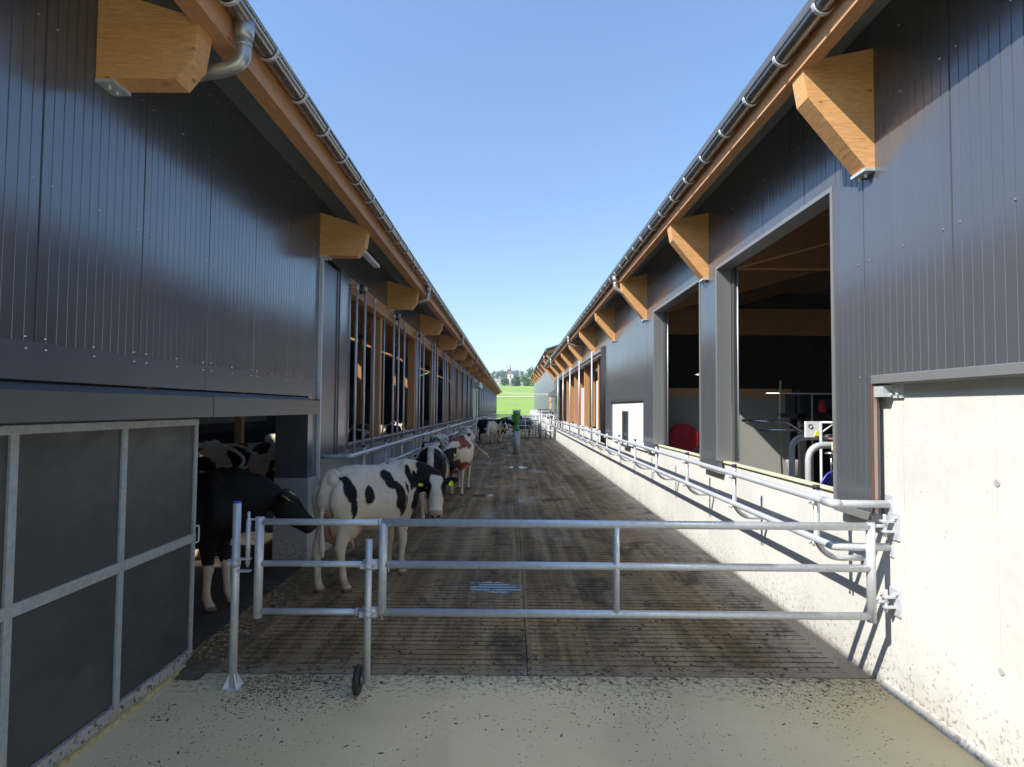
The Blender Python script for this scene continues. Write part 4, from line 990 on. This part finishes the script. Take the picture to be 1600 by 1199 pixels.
    for sg in (-1,1):
        # ears
        ed=(hs*sg*1.0-hd*.10+hu*.30-Vector((0,0,.12))).normalized(); e0=poll+hd*.04+hs*sg*.08*hsz+hu*.02
        loft(mb,[(e0,.03,.026),(e0+ed*.05,.056,.026),(e0+ed*.11,.070,.023),(e0+ed*.17,.052,.019),(e0+ed*.22,.022,.015)],hd,10)
        ball(mb,poll+hd*.15+hs*sg*.088*hsz+hu*.045,.034,.034,.034)
        ball(mb,poll+hd*.495+hs*sg*.03+hu*(-.01),.022,.022,.02)
    if udder:
        ball(mb,(.33*Sx,0,.74),.24,.16,.20); ball(mb,(.22*Sx,.06,.68),.14,.085,.17); ball(mb,(.22*Sx,-.06,.68),.14,.085,.17); ball(mb,(.13,.05,.80),.13,.075,.22); ball(mb,(.13,-.05,.80),.13,.075,.22)
        for (tx_,ty_) in ((.2,.07),(.2,-.07),(.38,.08),(.38,-.08)): loft(mb,[((tx_*Sx,ty_,.56),.022,.022),((tx_*Sx,ty_,.46),.017,.017)],(0,1,0),8)
    # tail
    tl=[(.12,0,1.385),(.03,.0,1.365),(-.035,.0,1.29),(-.075,tailsw*.25,.95),(-.08,tailsw*.5,.72),(-.08,tailsw*.75,.55),(-.08,tailsw*.85,.42)]
    mb.tube(tl,[.055,.052,.045,.028,.028,.042,.018],8)
    me=bpy.data.meshes.new('t'); me.from_pydata(mb.v,[],mb.f)
    bm=bmesh.new(); bm.from_mesh(me); bmesh.ops.recalc_face_normals(bm,faces=bm.faces); bm.to_mesh(me); bm.free()
    o=bpy.data.objects.new('t',me); COL.objects.link(o)
    r_=o.modifiers.new('r','REMESH'); r_.mode='VOXEL'; r_.voxel_size=voxel; r_.use_smooth_shade=True
    s_=o.modifiers.new('s','SMOOTH'); s_.factor=.5; s_.iterations=9 if voxel<.02 else 4
    bpy.context.view_layer.update()
    me2=bpy.data.meshes.new_from_object(o.evaluated_get(bpy.context.evaluated_depsgraph_get()))
    bpy.data.objects.remove(o); me2.name='cow'
    # shallow anatomy: flank hollow, hip bones, ribs, shoulder groove
    nrm=[v.normal.copy() for v in me2.vertices]; newco=[]
    for vi,v in enumerate(me2.vertices):
        p=v.co.copy(); ay=abs(p.y)
        if ay>.07 and p.z>.6 and p.x<1.5:
            g_=lambda cx,cz,rx,rz: math.exp(-((p.x/Sx-cx)/rx)**2-((p.z-cz)/rz)**2)
            d=-.042*g_(.58,1.26,.10,.10)+.020*g_(.42,1.38,.08,.05)-.022*g_(.20,1.27,.09,.06)+.012*g_(.24,1.14,.10,.10)-.020*g_(1.17,1.15,.05,.25)+.012*g_(1.40,1.0,.06,.08)-.014*g_(.36,.86,.05,.16)
            if .66<p.x/Sx<1.15: d+=.0045*math.sin((p.x/Sx)*62+p.z*4)*min(1,(p.z-.7)*3)*math.exp(-((p.z-1.05)/.25)**2)
            d+=.006*noise.noise(p*6)
            p=p+nrm[vi]*d
        newco+=[p.x,p.y,p.z]
    me2.vertices.foreach_set('co',newco); me2.update()
    # colour
    at=me2.color_attributes.new('hide','FLOAT_COLOR','POINT'); cols=[]
    hcol=headcol or patchcol
    for v in me2.vertices:
        p=v.co; n1=noise.noise(p*7+Vector((seed,3,1)))*.03
        c_=basecol.copy()
        # patches
        mval=0
        if patches is not None:
            for (cx_,cz_,rx_,rz_,an,sd) in patches:
                if abs(sd)==2 and p.y*sd<.11: continue
                if sd!=0 and p.y*sd<-.02: continue
                dx=p.x/Sx-cx_; dz=p.z-cz_; ca,sa=math.cos(an),math.sin(an)
                u=(dx*ca+dz*sa)/rx_; w=(-dx*sa+dz*ca)/rz_
                q=math.sqrt(u*u+w*w)+noise.noise(p*9+Vector((0,seed,cx_*9)))*.28
                mval=max(mval,smooth((1.04-q)/.08))
        else:
            q=noise.noise(p*freq+Vector((seed*3.1,seed*1.7,seed)))+.35*noise.noise(p*freq*3.2+Vector((seed,0,0)))+bias
            if p.z<.72: q-=(.72-p.z)*1.2
            if bias>2: q=1 if (p.z>.47 or p.x<1.) else -1
            mval=smooth(q/.03+.5)
        c_=c_.lerp(patchcol,mval)
        # neck
        onneck = p.x>1.58*Sx and (p-poll).length>.02
        hp=p-poll; ht=hp.dot(hd); hl=hp.dot(hs); hh=hp.dot(hu)
        if neckcol is not None and p.z>.8:
            a_=(p-base).dot((poll-base).normalized()); dd=((p-base)-(poll-base).normalized()*a_).length
            k_=smooth((a_-.16+n1*2)/.04) if dd<.3 else 0
            if hh+.1<0 and a_<.5: k_*=smooth((hh+.22)/.06+.3)
            c_=c_.lerp(neckcol,k_)
        if ht>-.06 and abs(hl)<.30 and abs(hh)<.17 and hp.length<.62:
            c_=hcol.copy()
            if blaze:
                wd=.070*hsz+.04*smooth((ht-.2)/.15)-.020*math.exp(-((ht-.16)/.06)**2)+.012*math.exp(-((ht-.05)/.05)**2)
                k_=smooth((wd-abs(hl)+n1*.5)/.012)*smooth((hh+.03+.12*smooth((ht-.2)/.2))/.02)*smooth((ht+.03)/.02)
                c_=c_.lerp(basecol*1.05,k_)
            if ht>.44: c_=c_.lerp(PINK*.5 if bias<2 else Vector((.03,.025,.025)),smooth((ht-.44)/.03)*.75)
            for sg in (-1,1):
                nd_=(p-(poll+hd*.525+hs*sg*.036*hsz+hu*(.005))).length
                if nd_<.024: c_=Vector((.02,.01,.01))
        # dirt low on legs, hooves
        if p.z<.62 and (abs(p.y)>.05): c_=c_.lerp(DIRT,min(.7,max(0,(.62-p.z))*1.0*(.6+noise.noise(p*12)+.2)) if c_.x>.2 else 0)
        if p.z<.05: c_=c_.lerp(Vector((.13,.09,.05)),.85)
        bel=smooth((.95-p.z)/.2)*.25
        if c_.x>.3: c_=c_.lerp(Vector((.52,.40,.25)),bel*(.7+noise.noise(p*4)))
        if udder and p.z<.78 and .44<p.z and abs(p.y)<.17 and -.02<p.x<.58*Sx and not (abs(p.y)>.118 and p.z<.60):
            inud=(abs(p.y)<.105 or p.x>.36) 
            if inud and p.z<.76: c_=c_.lerp(PINK,.75)
        if p.x<.14 and abs(p.y)<.105 and .58<p.z<.98 and p.x>-.06: c_=c_.lerp(PINK,.8)
        elif p.x<.09 and abs(p.y)<.06 and p.z>.6 and p.x>-.03: c_=c_.lerp(PINK*.8,.35)
        if p.x<-.055 and p.z<.6: c_=c_.lerp(basecol,.6)
        cols+= [c_.x,c_.y,c_.z,1.]
    at.data.foreach_set('color',cols)
    me2.materials.clear(); me2.materials.append(M['hide'])
    for pl in me2.polygons: pl.use_smooth=True
    cow=bpy.data.objects.new('cow',me2); COL.objects.link(cow); cow.location=loc; cow.rotation_euler=(0,0,R(heading)); cow.scale=(scale,)*3
    tag(cow,label,'cow',group)
    def child(name,mbx,m):
        me=bpy.data.meshes.new(name); me.from_pydata(mbx.v,[],mbx.f); me.materials.append(m)
        for pl in me.polygons: pl.use_smooth=True
        q=bpy.data.objects.new(name,me); COL.objects.link(q); q.parent=cow
    for sg in (-1,1):
        e=MB(); ball(e,poll+hd*.155+hs*sg*.106*hsz+hu*.058,.021,.021,.021); child('eye',e,M['eye'])
        if tags:
            ed=(hs*sg*1.0-hd*.10+hu*.30-Vector((0,0,.12))).normalized(); c0=poll+hd*.04+hs*sg*.08*hsz+hu*.02+ed*.11
            fn=(hu*.9+hd*.2).normalized() ; fn=fn if True else fn
            t_=MB(); a1=hd.normalized(); a2=ed
            # tag plate hangs in front of the ear
            cc=c0+fn*.028+hd*.03
            P=[(-.012,-.02),(.012,-.02),(.032,.012),(.032,.055),(-.032,.055),(-.032,.012)]
            t_.add([cc+a2*u+a1*w+fn*.004 for u,w in P]+[cc+a2*u+a1*w-fn*.004 for u,w in P],[tuple(range(6)),tuple(range(11,5,-1))]+[(j,(j+1)%6,6+(j+1)%6,6+j) for j in range(6)])
            child('ear_tag',t_,M['yellow'])
    return cow

# the cow nearest the gate
make_cow('white cow with black patches standing nearest the gate and looking back at the camera',(-2.14,7.13,0),56,neck=(-44,-3),head=(-140,-60),neck_len=.46,hsz=1.17,seed=2,voxel=.0155,squeeze=.87,
  patches=[(.14,1.20,.085,.15,.2,-1),(.19,1.0,.05,.12,.2,-1),(.47,1.12,.085,.12,0,-1),(.86,1.27,.10,.13,.5,-1),(.99,1.03,.10,.20,.1,-1),(.19,.86,.02,.04,0,-1),(1.13,.93,.03,.12,-.3,-1),(1.06,.84,.03,.05,-.4,-1),(1.20,1.13,.022,.07,0,-1),(1.32,1.25,.06,.15,.3,-1),(1.30,1.12,.03,.05,0,-1),(1.40,.98,.09,.17,-.35,-1),(1.45,1.2,.09,.12,0,-1),(1.33,.66,.05,.05,0,-1),(1.34,.56,.02,.03,0,-1),(.5,1.3,.2,.2,0,1),(1.1,1.1,.3,.3,0,1)],
  neckcol=BLACK,headcol=BLACK,steps=(.11,-.09,-.07,-.05),tailsw=-.05)
make_cow('all-black cow stepping out of the stable doorway with a yellow ear tag',(-4.50,6.55,0),4,nsz=1.25,hsz=1.12,neck=(6,-4),head=(10,-42),neck_len=.52,seed=5,bias=3.,voxel=.02,blaze=False,scale=1.0,udder=False,headcol=BLACK,steps=(.1,-.1,-.05,.1),tailsw=0)
make_cow('black and white cow seen from behind, between the nearest cow and the red-patched one',(-1.46,11.0,0),97,neck=(10,-10),head=(20,-50),seed=9,voxel=.024,patches=[(.08,1.15,.30,.36,0,2),(.08,1.15,.30,.36,0,-2),(.75,1.2,.10,.3,.2,-1),(1.05,1.2,.12,.3,0,0),(.55,1.0,.06,.12,.3,-1),(1.4,1.2,.2,.4,0,0)])
make_cow('white cow with red-brown shoulder patches facing the camera, black head turned aside',(-1.30,16.6,0),-93,neck=(-22,-20),head=(55,-45),seed=12,bias=-.12,freq=2.6,patchcol=REDC,voxel=.024,headcol=BLACK,neckcol=None,blaze=False)
make_cow('brown-headed cow squeezed in between the rail and the red-patched cow',(-1.95,17.0,0),-88,neck=(0,5),head=(10,-25),seed=15,bias=-.1,freq=2.2,patchcol=REDC,voxel=.03,headcol=REDC,blaze=True)
make_cow('white speckled cow with its tail swinging out to the right, behind the red-patched cow',(-1.58,21.3,0),98,seed=21,bias=-.22,freq=4.2,voxel=.03,tailsw=-.9,neck=(0,-25),head=(0,-50))
make_cow('black cow standing crosswise near the far gate',(-2.15,38.8,0),8,seed=23,bias=.55,freq=1.5,voxel=.034,neck=(0,10),head=(-10,-35),blaze=False)
make_cow('white cow facing the camera in front of the crosswise black cow',(-1.15,38.6,0),-100,seed=27,bias=-.3,freq=2.,voxel=.034,neck=(0,-25),head=(0,-60),scale=.92,headcol=WHITE,tags=False)
make_cow('black and white cow just behind the white one near the far gate',(-.85,40.4,0),-80,seed=29,bias=.05,freq=2.,voxel=.036,neck=(0,-5),head=(20,-45))
make_cow('black and white cow standing behind the far gate left of the green pump',(-.9,46.5,0),5,seed=31,bias=.1,freq=2.,voxel=.036,neck=(0,-5),head=(0,-45))
make_cow('pale grey cow behind the far gate right of the green pump',(.55,45.6,0),-70,seed=33,bias=-.4,freq=2.,voxel=.036,basecol=Vector((.25,.26,.27)),neck=(0,-5),head=(0,-45))
make_cow('black-backed cow behind the far gate beside the grey one',(1.35,47.2,0),170,seed=35,bias=.3,freq=2.,voxel=.036,neck=(0,5),head=(0,-35))
# inside the barn
make_cow('patchy cow just behind the black cow in the dim stable, nearest the sliding door',(-4.3,8.8,0),186,seed=38,bias=.10,freq=2.3,voxel=.026,neck=(0,0),head=(0,-40),tags=False)
make_cow('white cow with black blotches in the stable doorway, behind the dividers',(-3.72,10.35,0),176,seed=41,bias=.0,freq=2.9,voxel=.026,neck=(0,-15),head=(0,-40),tags=False,scale=1.06)
make_cow('mostly white cow deep in the dim stable behind the blotched one',(-6.5,12.0,0),200,seed=43,bias=-.1,freq=2.,voxel=.032,tags=False,scale=1.05)
for i,(x,y,hdg,sd,bi,lb_) in enumerate(((-4.5,15.5,190,51,.2,'black and white cow feeding behind the first open bay'),(-4.7,20.,175,53,.3,'mostly black cow feeding behind the second open bay'),(-4.6,25.,185,57,0.,'patchy black and white cow feeding behind the third open bay'),(-4.5,30.,180,59,.25,'dark cow feeding behind the fourth open bay'))):
    make_cow(lb_+' of the left barn',(x,y,0),hdg,seed=sd,bias=bi,freq=1.8,voxel=.034,tags=False,neck=(0,-20),head=(0,-50))

# ============================================================ WORLD, LIGHT, CAMERA
w=bpy.data.worlds.new('World'); SC.world=w; w.use_nodes=True; nt=w.node_tree
bg=nt.nodes['Background']; sky=nt.nodes.new('ShaderNodeTexSky'); sky.sky_type='NISHITA'; sky.sun_disc=False
ldir=Vector((1,.54,-1.035)).normalized(); el=math.asin(-ldir.z); az=math.atan2(-ldir.x,-ldir.y)
sky.sun_elevation=el; sky.sun_rotation=az%(2*math.pi); sky.altitude=500; sky.air_density=1.0; sky.dust_density=.15; sky.ozone_density=1.2
tc=N(nt,'ShaderNodeTexCoord'); sx=N(nt,'ShaderNodeSeparateXYZ'); L(nt,tc.outputs['Generated'],sx.inputs[0])
grad=ramp(nt,sx.outputs['Z'],[(0.,.38),(.12,.46),(.55,.68),(.8,1.),(1.,1.)])
hs_=N(nt,'ShaderNodeHueSaturation'); hs_.inputs['Saturation'].default_value=1.08; L(nt,sky.outputs[0],hs_.inputs['Color'])
L(nt,mix(nt,1.,hs_.outputs[0],grad,'MULTIPLY'),bg.inputs['Color']); bg.inputs['Strength'].default_value=.15
sl=bpy.data.lights.new('sun','SUN'); sl.energy=2.75; sl.angle=R(.55); sl.color=(1,.96,.90)
so=bpy.data.objects.new('sun',sl); COL.objects.link(so); so.rotation_euler=ldir.to_track_quat('-Z','Y').to_euler(); so.location=(-10,-6,20)
cam=bpy.data.cameras.new('camera'); co=bpy.data.objects.new('camera',cam); COL.objects.link(co); SC.camera=co
cam.sensor_width=36; cam.lens=21.6; cam.clip_end=6000; cam.clip_start=.05
co.location=(0,0,2.15)
co.matrix_world=Matrix.Translation((0,0,2.15))@(Matrix.Rotation(.0018,4,'Z')@Matrix.Rotation(math.pi/2+math.atan(38.5/960),4,'X')@Matrix.Rotation(.008,4,'Z'))
SC.view_settings.view_transform='Standard'; SC.view_settings.look='None'; SC.view_settings.exposure=1.5; SC.view_settings.gamma=1
SC.cycles.max_bounces=8; SC.cycles.diffuse_bounces=4; SC.cycles.glossy_bounces=4
SC.cycles.use_denoising=True; SC.cycles.sample_clamp_indirect=8; SC.cycles.blur_glossy=0.2; SC.cycles.caustics_reflective=True
